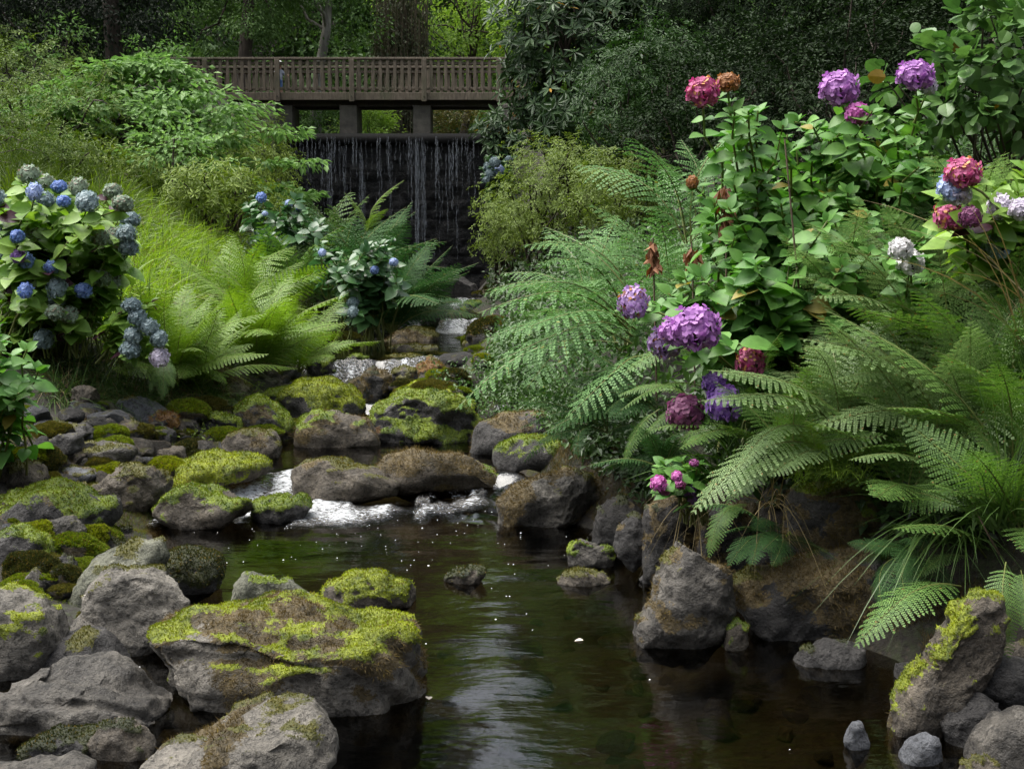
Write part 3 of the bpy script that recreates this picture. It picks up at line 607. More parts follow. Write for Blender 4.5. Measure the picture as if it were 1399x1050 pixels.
# ------------------------------------------------------------------ hydrangeas
HC = {'crimson': ((.28, .035, .13), (.60, .19, .33), (.55, .3, .12)), 'purple': ((.2, .06, .27), (.54, .28, .58), None), 'violet': ((.17, .07, .33), (.42, .25, .6), None),
      'lilac': ((.25, .13, .36), (.5, .36, .58), (.3, .14, .06)), 'maroon': ((.13, .035, .10), (.27, .11, .19), None), 'blue': ((.10, .17, .42), (.34, .44, .72), None),
      'paleblue': ((.25, .32, .55), (.5, .57, .72), None), 'slate': ((.14, .2, .22), (.34, .41, .42), None), 'greygreen': ((.16, .22, .15), (.36, .42, .33), (.2, .16, .12)),
      'mauve': ((.4, .36, .46), (.66, .6, .68), None), 'brown': ((.2, .085, .035), (.42, .22, .10), None), 'white': ((.45, .45, .45), (.68, .66, .66), None), 'magenta': ((.38, .08, .30), (.68, .25, .55), None)}
_hd = {}
def head_mesh(c, v):
    if (c, v) in _hd: return _hd[(c, v)]
    rng = np.random.default_rng(700+v); n = 120; k = np.arange(n)+.5; z = 1-1.62*k/n; ph = k*2.39996+rng.normal(0, .12, n); r = np.sqrt(1-z*z)
    d = np.stack([r*np.cos(ph), r*np.sin(ph), z], 1); R = 1+.07*rng.normal(size=(n, 1))+.22*fbm(d*1.7, 2, 5+v)[:, None]; Q = d*R*.93; Q[:, 2] *= .86
    nn = nrm(d+rng.normal(0, .28, (n, 3))); u = nrm(np.cross(nn, rng.normal(size=(n, 3)))); w = np.cross(nn, u); V = []; F = []
    for j in range(4):
        a = j*math.pi/2; s = rng.uniform(.2, .29, (n, 1)); dx = math.cos(a)*u+math.sin(a)*w; dy = -math.sin(a)*u+math.cos(a)*w; cu = rng.normal(.1, .22, (n, 1))
        pt = [0*dx, .5*dx+.52*dy+cu*nn*.5, .98*dx+.3*dy+cu*nn, .98*dx-.3*dy+cu*nn, .5*dx-.52*dy+cu*nn*.5]
        V.append(np.stack([Q+s*p for p in pt], 1))
    V = np.stack(V, 1).reshape(-1, 3); F = np.arange(len(V)).reshape(-1, 5); SV, SF = ico(2); a, b, e = HC[c]
    m = leafmat('petal_'+c, a, b, .55, .3, .25, e, .16 if e else .04); core = leafmat('head_core', (.05, .06, .03), (.08, .08, .04), .8, .1)
    _hd[(c, v)] = make_mesh('flower_head', [(V, F, 0), (SV*np.array([.72, .72, .62]), SF, 1)], [m, core]); return _hd[(c, v)]
def hydrangea(label, base, heads, tips, lsize, m, seed, headlab, nl=5, group=None, cat='hydrangea', bark=None, spread=.15, T=LEAFH, leafy=.45):
    """heads: (point, colour, radius); tips: ends of leafy shoots without a flower"""
    rng = np.random.default_rng(seed); base = np.asarray(base, float); root = thing('hydrangea_bush', base, label, cat, group or 'hydrangea bushes along the stream'); Q = []; D = []; Nn = []; S = []; G = []; cen = np.mean([e[0] for e in heads]+list(tips), axis=0)
    for e in list(heads)+[(t, None, 0) for t in tips]:
        p, c, r = e; p = np.asarray(p, float); b = base+np.append(np.clip(rng.normal(0, 1, 2), -1.2, 1.2)*spread, -.08); h = np.linalg.norm(p-b); end = p-np.array([0, 0, r*.5 if c else 0])
        path = curve(b, end, 8, .12*h, .015*h, rng); path[-1] = end; G.append((*tube(path, np.linspace(.0055, .003, 8)*(1+h*.4), 5), 0))
        tt = np.linspace(0, 1, 8); nn = nl+(0 if c else 2)
        for k in range(nn):
            t = 1-leafy*(k/nn)**1.2-(.06*.3/h if c else 0)-.015; q = np.array([np.interp(t, tt, path[:, i]) for i in range(3)]); a = k*math.pi/2+rng.normal(0, .35)
            top = (not c) and k == 0
            for s in ((0, math.pi, .8, 2.4) if top else (0, math.pi)):
                el = rng.normal(.12, .22)+(.75 if top else (.3 if k < 2 else 0)); d = np.array([math.cos(a+s)*math.cos(el), math.sin(a+s)*math.cos(el), math.sin(el)])
                ow = q-cen; ow[2] = 0; ow = ow/(np.linalg.norm(ow)+.08)
                Q.append(q); D.append(d+np.array([0, 0, -.25])+.25*ow); Nn.append(np.array([0, -.25, .8])+.5*ow+rng.normal(0, .25, 3)); S.append(lsize*rng.uniform(.75, 1.2)*(.6 if top else min(1.1, .7+.13*k)))
        if c:
            ax = nrm(path[-1]-path[-2]+np.array([0, -.5, .3]))*1.; o = link('flower_head', head_mesh(c, int(rng.integers(3))), root, p-base)
            o.rotation_euler = Vector(ax).to_track_quat('Z', 'X').to_euler(); o.scale = (r*rng.uniform(.88, 1.12), r*rng.uniform(.88, 1.12), r*rng.uniform(.82, 1.05)); o['label'] = headlab[c]
    V, F = leaves(np.array(Q), np.array(D), np.array(Nn), np.array(S), T)
    link('foliage', make_mesh('foliage', rel([(V, F, 0)], base), [m], True), root); link('stems', make_mesh('stems', rel(G, base), [bark or stemg], True), root)
    return root

# ------------------------------------------------------------------ grass
def blades(Q, length, w, rng, lean=.5, bias=(0, 0, 0), seg=4, sag=.6):
    n = len(Q); Ln = (length*rng.uniform(.55, 1.2, n))[:, None]; a = rng.random(n)*2*math.pi; h = np.stack([np.cos(a), np.sin(a), 0*a], 1)*rng.uniform(.2, 1, (n, 1))*lean+np.array(bias)
    d = nrm(h+np.array([0, 0, 1.])); s = nrm(np.cross(d, rng.normal(size=(n, 3)))); hn = h/np.maximum(np.linalg.norm(h, axis=1, keepdims=True), .05); V = []
    for k in range(seg+1):
        t = k/seg; p = Q+d*Ln*t+(hn*.5-np.array([0, 0, 1.])*sag)*Ln*t*t*np.clip(np.linalg.norm(h, axis=1, keepdims=True), .15, 1.2); ww = w*(1-t)**.6*Ln**.3
        V += [p-s*ww, p+s*ww]
    V = np.stack(V, 1); m = 2*(seg+1); F = np.array([(2*k, 2*k+1, 2*k+3, 2*k+2) for k in range(seg)])
    return V.reshape(-1, 3), (F[None]+np.arange(n)[:, None, None]*m).reshape(-1, 4)
def tussocks(poly, n, per, D0, D1, length, w, rng, lean, bias, seg, sag, r=.1):
    c = on_ground(poly, n, D0, D1, rng); k = np.repeat(np.arange(len(c)), per); o = rng.normal(0, r, (len(k), 2)); Q = c[k]+np.append(o, np.zeros((len(k), 1)), 1)
    Q[:, 2] = ground(Q[:, 0], Q[:, 1])-.02; sc = rng.uniform(.6, 1.25, len(c))[k]; V = []; F = []; nv = 0
    h = np.append(o/r*.55, np.zeros((len(k), 1)), 1)+np.array(bias)
    for j in range(4):
        s = (k % 4) == j; v, f = blades(Q[s], length*sc[s], w, rng, lean, h[s], seg, sag); V.append(v); F.append(f+nv); nv += len(v)
    return np.concatenate(V), np.concatenate(F)
def on_ground(poly, n, D0, D1, rng):
    out = []; tot = 0
    poly = np.array(poly, float); x0 = (poly[:, 0].min()-699.5)/FPX; x1 = (poly[:, 0].max()-699.5)/FPX
    for _ in range(60):
        y = rng.uniform(D0, D1, n*3); x = rng.uniform(x0, x1, n*3)*y; q = np.stack([x, y, ground(x, y)], 1); q = q[inpoly(proj(q), poly)]; out.append(q); tot += len(q)
        if tot >= n: break
    return np.concatenate(out)[:n]
# ------------------------------------------------------------------ the boulders
def gD(x, y): return float(GG(x, y)[1])
rock('large flat-topped boulder thick with bright yellow-green moss above a dark overhang', [(217,872),(224,852),(262,838),(300,832),(345,826),(440,834),(500,838),(548,836),(568,852),(571,880),(573,968),(500,972),(400,960),(300,955),(238,948),(224,905)], 'pale', .56, 'bright', 1.0, 'brown', sub=6, thick=.85, pw=3.2, rough=1.3, facet=4, strata=.9, tilt=-.22, mossn=5.5)
rock('pointed knob of greenish stone rising behind the large mossy boulder', [(318,800),(328,786),(345,783),(372,790),(400,797),(425,812),(430,860),(310,860)], 'green', .35, 'green', D=4.35, thick=.5)
rock('speckled boulder with thin moss cut off by the bottom edge left of centre', [(180,1075),(200,1050),(250,1020),(300,990),(345,981),(410,979),(438,992),(462,1022),(450,1056),(430,1110),(190,1110)], 'pale', .42, 'olive', .45, 'brown', z=0, sub=6, thick=.8)
rock('low dark boulder with curved layered grooves at the lower left', [(-30,960),(0,950),(30,928),(60,905),(100,902),(140,908),(180,930),(215,945),(239,968),(230,990),(150,996),(60,998),(-20,1000)], 'grey', 0, z=0, sub=6, thick=.7, strata=1.6)
rock('slate grey boulder with a smooth rounded back behind the grooved boulder', [(0,950),(10,900),(25,872),(60,865),(140,868),(165,890),(205,940),(200,965),(20,970)], 'dark', .12, 'olive', D=3.98, thick=.6)
rock('big pale smooth boulder with a white top left of the mossy boulder', [(100,862),(122,805),(133,780),(160,774),(200,778),(240,795),(263,817),(256,840),(225,880),(215,930),(150,930),(112,900)], 'pale', .2, 'olive', D=4.2, sub=6, thick=.85)
rock('long pale green boulder lying behind the big pale one', [(68,835),(100,800),(130,768),(160,748),(190,742),(216,741),(222,760),(205,800),(130,860),(75,850)], 'green', .3, 'olive', D=4.75, thick=.6)
rock('rounded grey boulder with a bright moss cap at the left edge', [(-50,830),(0,808),(30,808),(60,825),(98,858),(85,890),(20,950),(-50,960)], 'pale', .55, 'bright', D=3.95, thick=.7)
rock('dark brown stone with a ragged weed fringe at the bottom left', [(120,1010),(140,992),(165,986),(195,995),(215,1015),(205,1040),(130,1045)], 'brown', .35, 'dark', z=-.02, thick=.7)
rock('low dark weedy rock at the bottom left edge', [(30,1020),(60,1008),(110,1000),(140,1010),(150,1035),(40,1045)], 'dark', .7, 'dark', .5, 'brown', z=-.02, thick=.6, tuft=1.4)
rock('flat grey slab half cut off at the bottom left corner', [(-20,1050),(30,1040),(90,1038),(125,1046),(120,1085),(-20,1090)], 'grey', 0, z=.02, thick=.7)
# left beach
rock('moss covered lumpy rock at the left edge beside the water', [(-20,700),(20,672),(70,667),(120,680),(152,690),(155,712),(120,738),(60,752),(-20,752)], 'dark', .75, 'green', .4, 'brown', D=5.65, thick=.8, rough=1.5)
rock('lumpy rock under olive moss at the left edge above the pale boulders', [(-20,760),(0,735),(30,722),(60,730),(75,760),(60,800),(-20,815)], 'dark', .65, 'green', .3, 'brown', D=5.0, thick=.8, rough=1.4)
rock('square grey stone wedged in the mossy rocks at the left', [(55,722),(70,708),(100,705),(118,722),(115,755),(70,760)], 'grey', .2, 'olive', D=5.4, thick=.7, facet=6)
rock('dark green mossy rock beside the long pale boulder', [(58,805),(62,772),(85,760),(104,772),(106,808),(85,825)], 'dark', .6, 'dark', D=4.95, thick=.8)
rock('grey stone between mossy rocks at the left edge', [(5,820),(15,795),(45,778),(62,795),(58,830)], 'grey', .25, 'olive', D=4.7, thick=.8)
rock('low weedy rock in the shallows by the left beach', [(100,758),(115,742),(145,738),(170,745),(165,760),(125,766)], 'dark', .85, 'dark', .5, 'olive', z=0, thick=.6, tuft=1.6)
rock('small tuft of weed on a stone at the edge of the pool', [(148,732),(160,722),(178,722),(182,732),(165,738)], 'dark', .8, 'dark', z=0, thick=.7, tuft=1.6)
rock('big tilted slab with mossy top and dark undercut on the left bank', [(116,668),(140,655),(160,643),(188,634),(212,638),(232,660),(226,685),(190,700),(150,697),(125,684)], 'brown', .6, 'olive', .3, 'brown', z=.05, thick=.75, facet=5, sub=6)
rock('long mound of vivid green moss between the slab and the riffle', [(230,660),(242,636),(280,621),(325,624),(366,638),(358,650),(320,657),(290,668),(245,668)], 'brown', 1.15, 'bright', 0, z=.08, thick=.7, rough=1.3)
rock('mossy rock with bare grey patch at the upper edge of the pool', [(210,697),(222,678),(258,668),(300,674),(347,688),(335,706),(285,722),(240,720)], 'brown', .72, 'green', .3, 'dark', z=.0, thick=.7, rough=1.3)
rock('flat mossy rock washed by white water at the pool edge', [(330,706),(340,690),(375,683),(410,684),(426,693),(415,708),(370,712)], 'dark', .85, 'green', .3, 'dark', z=0, thick=.7, rough=1.4)
rock('dark clump of weed and moss in the green pool', [(215,795),(225,765),(260,753),(295,762),(308,780),(300,800),(260,810),(225,806)], 'dark', .95, 'dark', .8, 'olive', z=0, thick=.8, tuft=1.8)
rock('mossy stone with a lime cushion behind the large mossy boulder', [(436,822),(448,800),(475,788),(520,787),(540,800),(560,797),(568,812),(566,826),(500,832)], 'brown', .8, 'bright', .4, 'dark', z=0, thick=.6)
rock('small weedy stone ringed with foam in the middle of the pool', [(608,792),(622,783),(645,778),(664,780),(660,791),(640,797)], 'brown', .6, 'dark', .3, 'rust', z=0, thick=.6)
rock('low flat stone with moss and a pale waterline on the right of the pool', [(760,796),(772,783),(800,778),(826,785),(836,794),(800,799)], 'brown', .6, 'olive', .3, 'rust', z=0, thick=.6)
# the row at the head of the pool
rock('dark boulder with mossy shoulders at the left of the midstream pair', [(395,668),(397,640),(415,630),(450,627),(482,640),(530,648),(549,660),(546,675),(490,680),(440,682),(400,680)], 'brown', .4, 'olive', .4, 'brown', z=.02, thick=.6, sub=5, facet=6)
rock('broad brown boulder at the right of the midstream pair', [(512,645),(528,620),(570,610),(620,612),(658,628),(684,652),(680,668),(640,672),(560,675),(518,670)], 'brown', .25, 'green', .75, 'brown', z=.02, thick=.55, facet=6)
rock('big slab with a dry moss top tilted into the right of the pool', [(676,684),(700,660),(745,648),(785,640),(806,650),(822,688),(800,704),(740,716),(680,718)], 'grey', .3, 'olive', .8, 'brown', z=0, thick=.75, facet=4, sub=6)
rock('mossy rock with vertical grooves behind the tilted slab', [(674,642),(680,618),(710,600),(760,600),(800,605),(815,640),(790,655),(720,662)], 'dark', .75, 'green', .4, 'brown', D=7.5, thick=.6, rough=1.3)
rock('small smooth grey stone between the mossy groove rock and the pool', [(672,620),(680,602),(700,594),(715,602),(712,622)], 'blue', 0, D=8.2, thick=.8)
rock('small grey stone beside the upper pool outlet', [(660,615),(664,603),(676,600),(684,612),(678,620)], 'grey', 0, D=8.35, thick=.8)
rock('round brown boulder with a bright moss skirt in the upper pool', [(403,603),(408,580),(430,567),(460,563),(500,575),(519,595),(517,609),(460,612),(410,611)], 'brown', .35, 'green', .8, 'brown', z=.11, thick=.7)
rock('rounded boulder wrapped in golden green moss beside the cascade', [(384,560),(388,538),(410,525),(442,521),(478,528),(497,546),(499,562),(470,575),(430,582),(395,577)], 'dark', 1.05, 'bright', .35, 'rust', D=9.35, thick=.8)
rock('mossy hump at the left of the golden boulder', [(355,552),(370,535),(395,530),(402,545),(400,568),(370,568)], 'dark', .95, 'green', .3, 'brown', D=9.5, thick=.9)
rock('dark brown furry boulder right of the golden boulder', [(470,548),(474,525),(490,516),(502,525),(504,555),(488,562)], 'dark', .3, 'dark', .9, 'brown', D=9.7, thick=.9)
rock('wide heap of bright moss right of the small cascade', [(498,585),(512,560),(535,545),(570,535),(610,533),(648,548),(662,580),(655,600),(600,606),(540,604),(510,598)], 'dark', 1.0, 'green', .45, 'rust', D=8.8, thick=.8, rough=2.0, sub=6)
rock('mossy ledge on top of the bright moss heap', [(528,552),(540,535),(575,526),(612,524),(640,538),(645,560),(560,565)], 'dark', .85, 'bright', .6, 'rust', D=9.5, thick=.8, rough=1.6)
rock('dark furry boulder at the foot of the cascade', [(486,538),(490,512),(508,503),(530,508),(537,530),(530,545),(500,547)], 'dark', .35, 'dark', .9, 'brown', D=10.3, thick=.9)
rock('olive round boulder in the middle of the cascade', [(532,535),(536,510),(552,502),(568,508),(572,532),(560,542)], 'dark', .65, 'olive', .7, 'brown', D=10.4, thick=.9)
rock('rusty brown boulder standing right of the cascade', [(566,515),(570,498),(588,490),(605,498),(610,518),(598,528),(578,526)], 'dark', .4, 'olive', .9, 'rust', D=10.8, thick=.9)
rock('moss topped boulder on the left edge of the white fall', [(312,505),(318,490),(345,484),(380,487),(397,503),(400,520),(370,526),(330,520)], 'brown', .75, 'bright', .5, 'rust', D=11.0, thick=.8)
rock('dark green fern-tufted rock splitting the white fall', [(414,512),(418,494),(436,487),(454,490),(461,508),(455,520),(430,522)], 'black', .8, 'green', 0, D=11.45, thick=.8)
rock('small dark mossy stone at the lip of the white fall', [(468,502),(474,490),(490,486),(502,492),(500,503),(480,506)], 'black', .7, 'green', D=11.7, thick=.8)
rock('mossy rock right of the lip of the white fall', [(505,512),(512,495),(540,486),(575,490),(585,505),(560,515)], 'dark', .8, 'olive', .4, 'brown', D=11.9, thick=.8)
rock('low mossy rock in the upper stream', [(518,490),(535,476),(570,470),(600,475),(600,490),(560,497)], 'dark', .7, 'olive', .5, 'rust', D=13.2, thick=.8)
rock('flat brown rock above the low mossy one', [(525,470),(540,456),(570,450),(598,458),(600,470),(560,476)], 'brown', .4, 'olive', .8, 'brown', D=14.6, thick=.8)
rock('long dark mossy bank stone left of the upper stream', [(535,450),(545,430),(570,420),(598,428),(600,445),(570,455)], 'dark', .6, 'olive', .6, 'brown', D=17.3, thick=.9)
rock('single round boulder standing in the upper stream', [(606,442),(610,428),(622,423),(634,430),(636,443),(620,446)], 'dark', .2, 'dark', .7, 'brown', D=19.3, thick=.8)
rock('flat moss topped stone where the stream leaves the weir', [(560,416),(570,408),(590,406),(596,412),(580,420)], 'dark', .85, 'green', D=25.0, thick=.8)
rock('dark stone left of the stream near the weir', [(534,425),(545,414),(570,412),(575,424),(555,430)], 'dark', .5, 'olive', .5, 'brown', D=22.5, thick=.8)
rock('mossy stone right of the stream near the weir', [(628,424),(638,412),(655,412),(662,425),(645,430)], 'dark', .8, 'green', D=21.5, thick=.9)
rock('dark rock at the foot of the weir', [(590,400),(598,384),(625,378),(650,388),(655,402),(620,406)], 'black', .1, 'dark', D=31.5, thick=.8)
rock('mossy rock at the right edge of the upper stream', [(626,480),(640,462),(668,458),(680,480),(655,492)], 'dark', .6, 'olive', .5, 'brown', D=14.0, thick=.9)
# left mossy slope
rock('ridge of brown and golden moss sloping to the upper pool', [(296,580),(325,552),(350,543),(376,560),(402,590),(396,604),(340,600)], 'dark', .85, 'green', .7, 'brown', D=8.8, thick=.9, rough=1.3)
rock('grey brown rock with moss at the left edge of the upper pool', [(302,615),(315,595),(345,586),(375,594),(384,612),(378,628),(330,630)], 'brown', .5, 'olive', .6, 'brown', D=8.0, thick=.8)
rock('mossy hummock left of the golden moss ridge', [(245,590),(260,572),(295,562),(330,570),(335,590),(290,602)], 'dark', .85, 'green', .4, 'brown', D=8.6, thick=.8, rough=1.5)
rock('smooth blue grey slab sloping out of the left bank', [(157,556),(164,544),(190,541),(225,560),(222,572),(180,570)], 'blue', .05, 'olive', D=8.35, thick=.9, rough=.5)
rock('rust brown mossy stone beside the blue grey slab', [(205,575),(215,562),(238,566),(248,582),(225,590)], 'dark', .2, 'olive', 1, 'rust', D=8.2, thick=.9)
rock('brown earth-coloured rock under the fern on the left bank', [(232,545),(255,520),(285,495),(320,505),(345,530),(340,550),(280,560)], 'brown', .5, 'olive', .8, 'brown', D=9.4, thick=.7, rough=1.3)
rock('squared grey stone set in the grassy left bank', [(98,545),(100,530),(118,526),(134,530),(134,548),(115,552)], 'brown', 0, D=8.0, thick=.8, facet=5)
rock('pale grey stone left of the white fall', [(330,520),(340,508),(350,505),(365,515),(378,522),(370,534),(340,532)], 'grey', 0, D=10.3, thick=.8, facet=5)
for i, (pl, t) in enumerate([([(60,610),(85,590),(110,594),(115,615),(90,630)], 'dark'), ([(95,628),(100,612),(135,605),(185,612),(183,640),(130,645)], 'grey'), ([(62,655),(75,640),(115,640),(135,648),(110,662)], 'blue'),
    ([(95,640),(105,624),(120,622),(128,640)], 'grey'), ([(-10,660),(10,635),(55,632),(64,655),(30,668)], 'brown'), ([(150,625),(160,604),(180,608),(186,632)], 'grey'), ([(205,630),(215,612),(250,610),(255,628),(228,636)], 'brown'),
    ([(55,600),(70,580),(110,575),(130,590),(95,604)], 'dark'), ([(20,690),(28,672),(60,668),(66,688)], 'dark'), ([(80,672),(95,660),(120,664),(118,676)], 'blue'), ([(140,590),(165,575),(200,580),(205,598),(165,604)], 'brown'), ([(190,598),(205,584),(240,588),(238,606)], 'dark')]):
    rock(['chunky dark stone in the rubble below the left bank', 'cracked grey block in the middle of the left rubble', 'flat bluish stone in front of the cracked grey block', 'small upright grey stone leaning on the cracked block', 'brown rock at the left edge under the leafy plant',
        'grey wedge at the right end of the cracked block', 'brown stone above the big tilted slab', 'dark stone at the top of the left rubble', 'dark stone above the lumpy moss at the left edge', 'small bluish stone beside the tilted slab', 'brown mossy stone below the blue grey slab', 'dark mossy stone above the tilted slab'][i],
        pl, t, .3 if i % 3 else .1, 'olive', .35, 'brown', D=gD(np.mean([p[0] for p in pl]), max(p[1] for p in pl)), thick=.85, facet=7, sub=4)
# right bank
rock('big triangular boulder standing in the water with dry moss on its peak', [(860,880),(870,850),(890,810),(905,770),(928,737),(950,731),(985,755),(1000,790),(1006,830),(993,862),(960,880),(920,886)], 'grey', .25, 'olive', .72, 'brown', z=0, thick=.75, facet=4, sub=6)
rock('wide overhanging boulder matted with brown moss beside the triangular one', [(998,797),(1040,783),(1090,768),(1150,757),(1192,753),(1218,790),(1205,832),(1150,862),(1100,872),(1050,890),(1030,862),(1005,830)], 'dark', .22, 'olive', .95, 'brown', D=4.35, thick=.6, facet=3, sub=6)
rock('dark boulder in shadow behind the hanging fern frond', [(1160,905),(1165,800),(1190,765),(1240,755),(1300,780),(1322,830),(1318,900),(1240,915)], 'dark', .15, 'dark', .4, 'brown', D=4.35, thick=.6)
rock('tall leaning slab with bright moss patches at the right', [(1210,1004),(1230,960),(1260,910),(1290,860),(1310,826),(1340,808),(1366,815),(1374,850),(1370,890),(1342,932),(1300,972),(1270,995),(1240,1010)], 'brown', .62, 'bright', .45, 'brown', z=0, thick=.5, sub=6)
rock('dark angular block leaning on the mossy slab at the right edge', [(1318,945),(1330,900),(1352,888),(1400,900),(1440,920),(1440,975),(1350,975)], 'dark', 0, D=3.45, thick=.7, facet=8)
rock('dark faceted stone between the leaning slab and the grey boulder', [(1284,985),(1300,962),(1335,946),(1362,955),(1366,985),(1340,1010),(1295,1012)], 'dark', .05, 'dark', D=3.35, thick=.8, facet=7)
rock('rough grey boulder in the bottom right corner', [(1322,1040),(1330,1005),(1360,982),(1400,970),(1450,975),(1450,1075),(1340,1075)], 'grey', .0, z=.0, D=3.15, thick=.8)
rock('low brown rock at the bottom edge by the grey boulder', [(1305,1062),(1320,1045),(1345,1040),(1370,1052),(1370,1080),(1310,1080)], 'brown', .2, 'olive', D=3.05, thick=.8)
rock('small bluish stone poking out of the pool at the right', [(1152,1012),(1160,988),(1176,984),(1186,1000),(1188,1022),(1170,1028)], 'blue', 0, z=-.01, thick=.8, facet=5, sub=4)
rock('flat wet stone in the water in front of the leaning slab', [(1228,1035),(1245,1010),(1270,1001),(1284,1010),(1286,1040),(1255,1048)], 'blue', 0, z=-.01, thick=.9, facet=5, sub=4)
rock('small square dark stone at the waterline left of the leaning slab', [(1222,925),(1224,906),(1245,904),(1250,928)], 'dark', 0, z=0, thick=.9, facet=5, sub=4)
rock('small stone with a green moss cushion between the two right boulders', [(985,882),(990,862),(1003,846),(1018,858),(1022,880),(1005,888)], 'brown', .7, 'green', z=0, thick=.9, sub=4)
rock('low dark rock half under water below the overhanging boulder', [(1080,905),(1095,885),(1130,875),(1180,880),(1185,905),(1130,914)], 'dark', .1, 'dark', z=-.01, thick=.7)
rock('angular grey stone with a moss corner on the right waterline', [(772,768),(778,748),(790,738),(815,745),(838,752),(842,770),(800,776)], 'grey', .4, 'green', z=0, thick=.7, facet=5)
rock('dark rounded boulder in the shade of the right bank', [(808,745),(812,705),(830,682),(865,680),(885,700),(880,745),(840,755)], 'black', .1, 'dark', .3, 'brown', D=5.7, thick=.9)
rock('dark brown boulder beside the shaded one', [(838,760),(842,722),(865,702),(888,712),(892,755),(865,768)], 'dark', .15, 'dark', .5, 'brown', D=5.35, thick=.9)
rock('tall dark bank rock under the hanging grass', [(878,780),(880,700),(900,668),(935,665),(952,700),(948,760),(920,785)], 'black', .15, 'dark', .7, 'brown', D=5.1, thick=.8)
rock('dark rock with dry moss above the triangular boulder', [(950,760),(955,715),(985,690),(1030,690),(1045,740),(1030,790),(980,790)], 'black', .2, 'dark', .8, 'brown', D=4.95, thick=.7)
rock('mossy overhanging lump of bank with a pale fuzzy top', [(1074,740),(1078,690),(1095,660),(1130,648),(1180,650),(1205,680),(1200,740),(1160,760),(1100,762)], 'dark', .55, 'green', .9, 'brown', D=4.6, thick=.7, rough=1.3, tuft=1.3)
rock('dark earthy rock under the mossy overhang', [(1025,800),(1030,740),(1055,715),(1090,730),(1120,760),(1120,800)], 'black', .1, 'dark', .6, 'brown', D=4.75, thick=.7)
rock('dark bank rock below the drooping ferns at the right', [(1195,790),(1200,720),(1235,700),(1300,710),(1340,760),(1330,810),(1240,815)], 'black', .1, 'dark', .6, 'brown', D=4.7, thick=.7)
rock('brown stone at the right edge above the dark angular block', [(1372,900),(1378,880),(1400,875),(1430,890),(1425,912),(1385,915)], 'brown', .1, 'olive', D=3.7, thick=.8, sub=4)
rock('dark rock under the moss at the right edge behind the leaning slab', [(1335,830),(1345,790),(1380,775),(1440,785),(1440,860),(1370,870)], 'black', .35, 'dark', .5, 'brown', D=4.1, thick=.7)
rock('brown earth-stained rock under the royal fern', [(640,615),(650,580),(690,562),(745,560),(790,575),(800,605),(720,618)], 'dark', .1, 'olive', .9, 'brown', D=8.2, thick=.6)
rock('small dark stone on the right waterline below the shaded boulders', [(872,792),(880,784),(900,783),(906,792),(890,797)], 'dark', .1, 'dark', z=0, thick=.8, sub=4)

# loose rubble: small stones copied from six shapes
_pr = []
for k in range(6):
    rng = np.random.default_rng(900+k); S, F = ico(3); V = S*np.array([1, rng.uniform(.7, 1), rng.uniform(.5, .8)])
    for j in range(9):
        n = nrm(rng.normal(size=3)); d = V@n; V = V-np.maximum(d-d.max()*rng.uniform(.6, .9), 0)[:, None]*n
    V = V*(1+.08*fbm(V*2, 3, k)[:, None]); nv = vnormals(V, F); mo = sstep(.1, .6, nv[:, 2]*.6+fbm(V*1.8+4, 3, k)-.35)
    _pr.append({t: make_mesh('stone', [(V, F, 0)], [rockmat(t, 'olive')], k % 2 == 0, {'moss': mo, 'dry': .6*mo[::-1]}) for t in ('grey', 'dark', 'brown', 'blue')})
_ml = []
for k in range(5):
    rng = np.random.default_rng(950+k); S, F = ico(4); V = S*np.array([1, rng.uniform(.8, 1), rng.uniform(.5, .75)]); V = V*(1+.25*fbm(V*1.6, 3, 40+k)[:, None]-.2*np.abs(fbm(V*2.4, 3, 50+k))[:, None]); nv = vnormals(V, F)
    mo = sstep(-.1, .35, nv[:, 2]*.9+fbm(V*2, 3, 60+k)-.05); dr = sstep(-.1, .3, fbm(V*2.3+9, 3, 70+k)+.1)*(1-mo); mk = ('green', 'olive', 'bright', 'green', 'dark')[k]
    t = tufts(V, F, mo, 5200, .085, rng); _ml.append((make_mesh('mossy_stone', [(V, F, 0)], [rockmat('dark', mk)], True, {'moss': mo, 'dry': dr}), make_mesh('moss', [(*t, 0)], [mossmat(mk)])))
def mossy(poly, n, s0, s1, label, group, seed, D0, D1, ks=(0, 1, 2, 3, 4)):
    rng = np.random.default_rng(seed)
    for q in on_ground(poly, n, D0, D1, rng):
        s = s0*(s1/s0)**rng.random(); a, b = _ml[ks[rng.integers(len(ks))]]; o = link('mossy_stone', a, None, (q[0], q[1], q[2]+s*.12)); link('moss_clumps', b, o)
        o.rotation_euler = (rng.normal(0, .12), rng.normal(0, .12), rng.uniform(0, 6.28)); o.scale = (s, s, s*rng.uniform(.7, 1)); tag(o, label, 'stone', group)
def rubble(poly, n, s0, s1, label, group, seed, D0=3, D1=14, tones=('grey', 'dark', 'brown', 'blue'), zoff=0.):
    rng = np.random.default_rng(seed)
    for q in on_ground(poly, n, D0, D1, rng):
        s = s0*(s1/s0)**(rng.random()**1.6); o = link('stone', _pr[rng.integers(6)][tones[rng.integers(len(tones))]], None, (q[0], q[1], q[2]+s*.18+zoff))
        o.rotation_euler = (rng.normal(0, .3), rng.normal(0, .3), rng.uniform(0, 6.28)); o.scale = (s, s, s*rng.uniform(.7, 1)); tag(o, label, 'stone', group)
rubble([(0,570),(220,560),(320,600),(300,640),(150,670),(0,680)], 120, .04, .16, 'angular loose stone in the rubble at the foot of the left bank', 'rubble below the left bank', 1, 6, 9.5)
mossy([(0,560),(180,560),(330,560),(400,620),(300,650),(150,660),(0,670)], 34, .08, .2, 'small moss-covered stone among the rubble of the left bank', 'mossy stones of the left bank', 11, 6, 10)
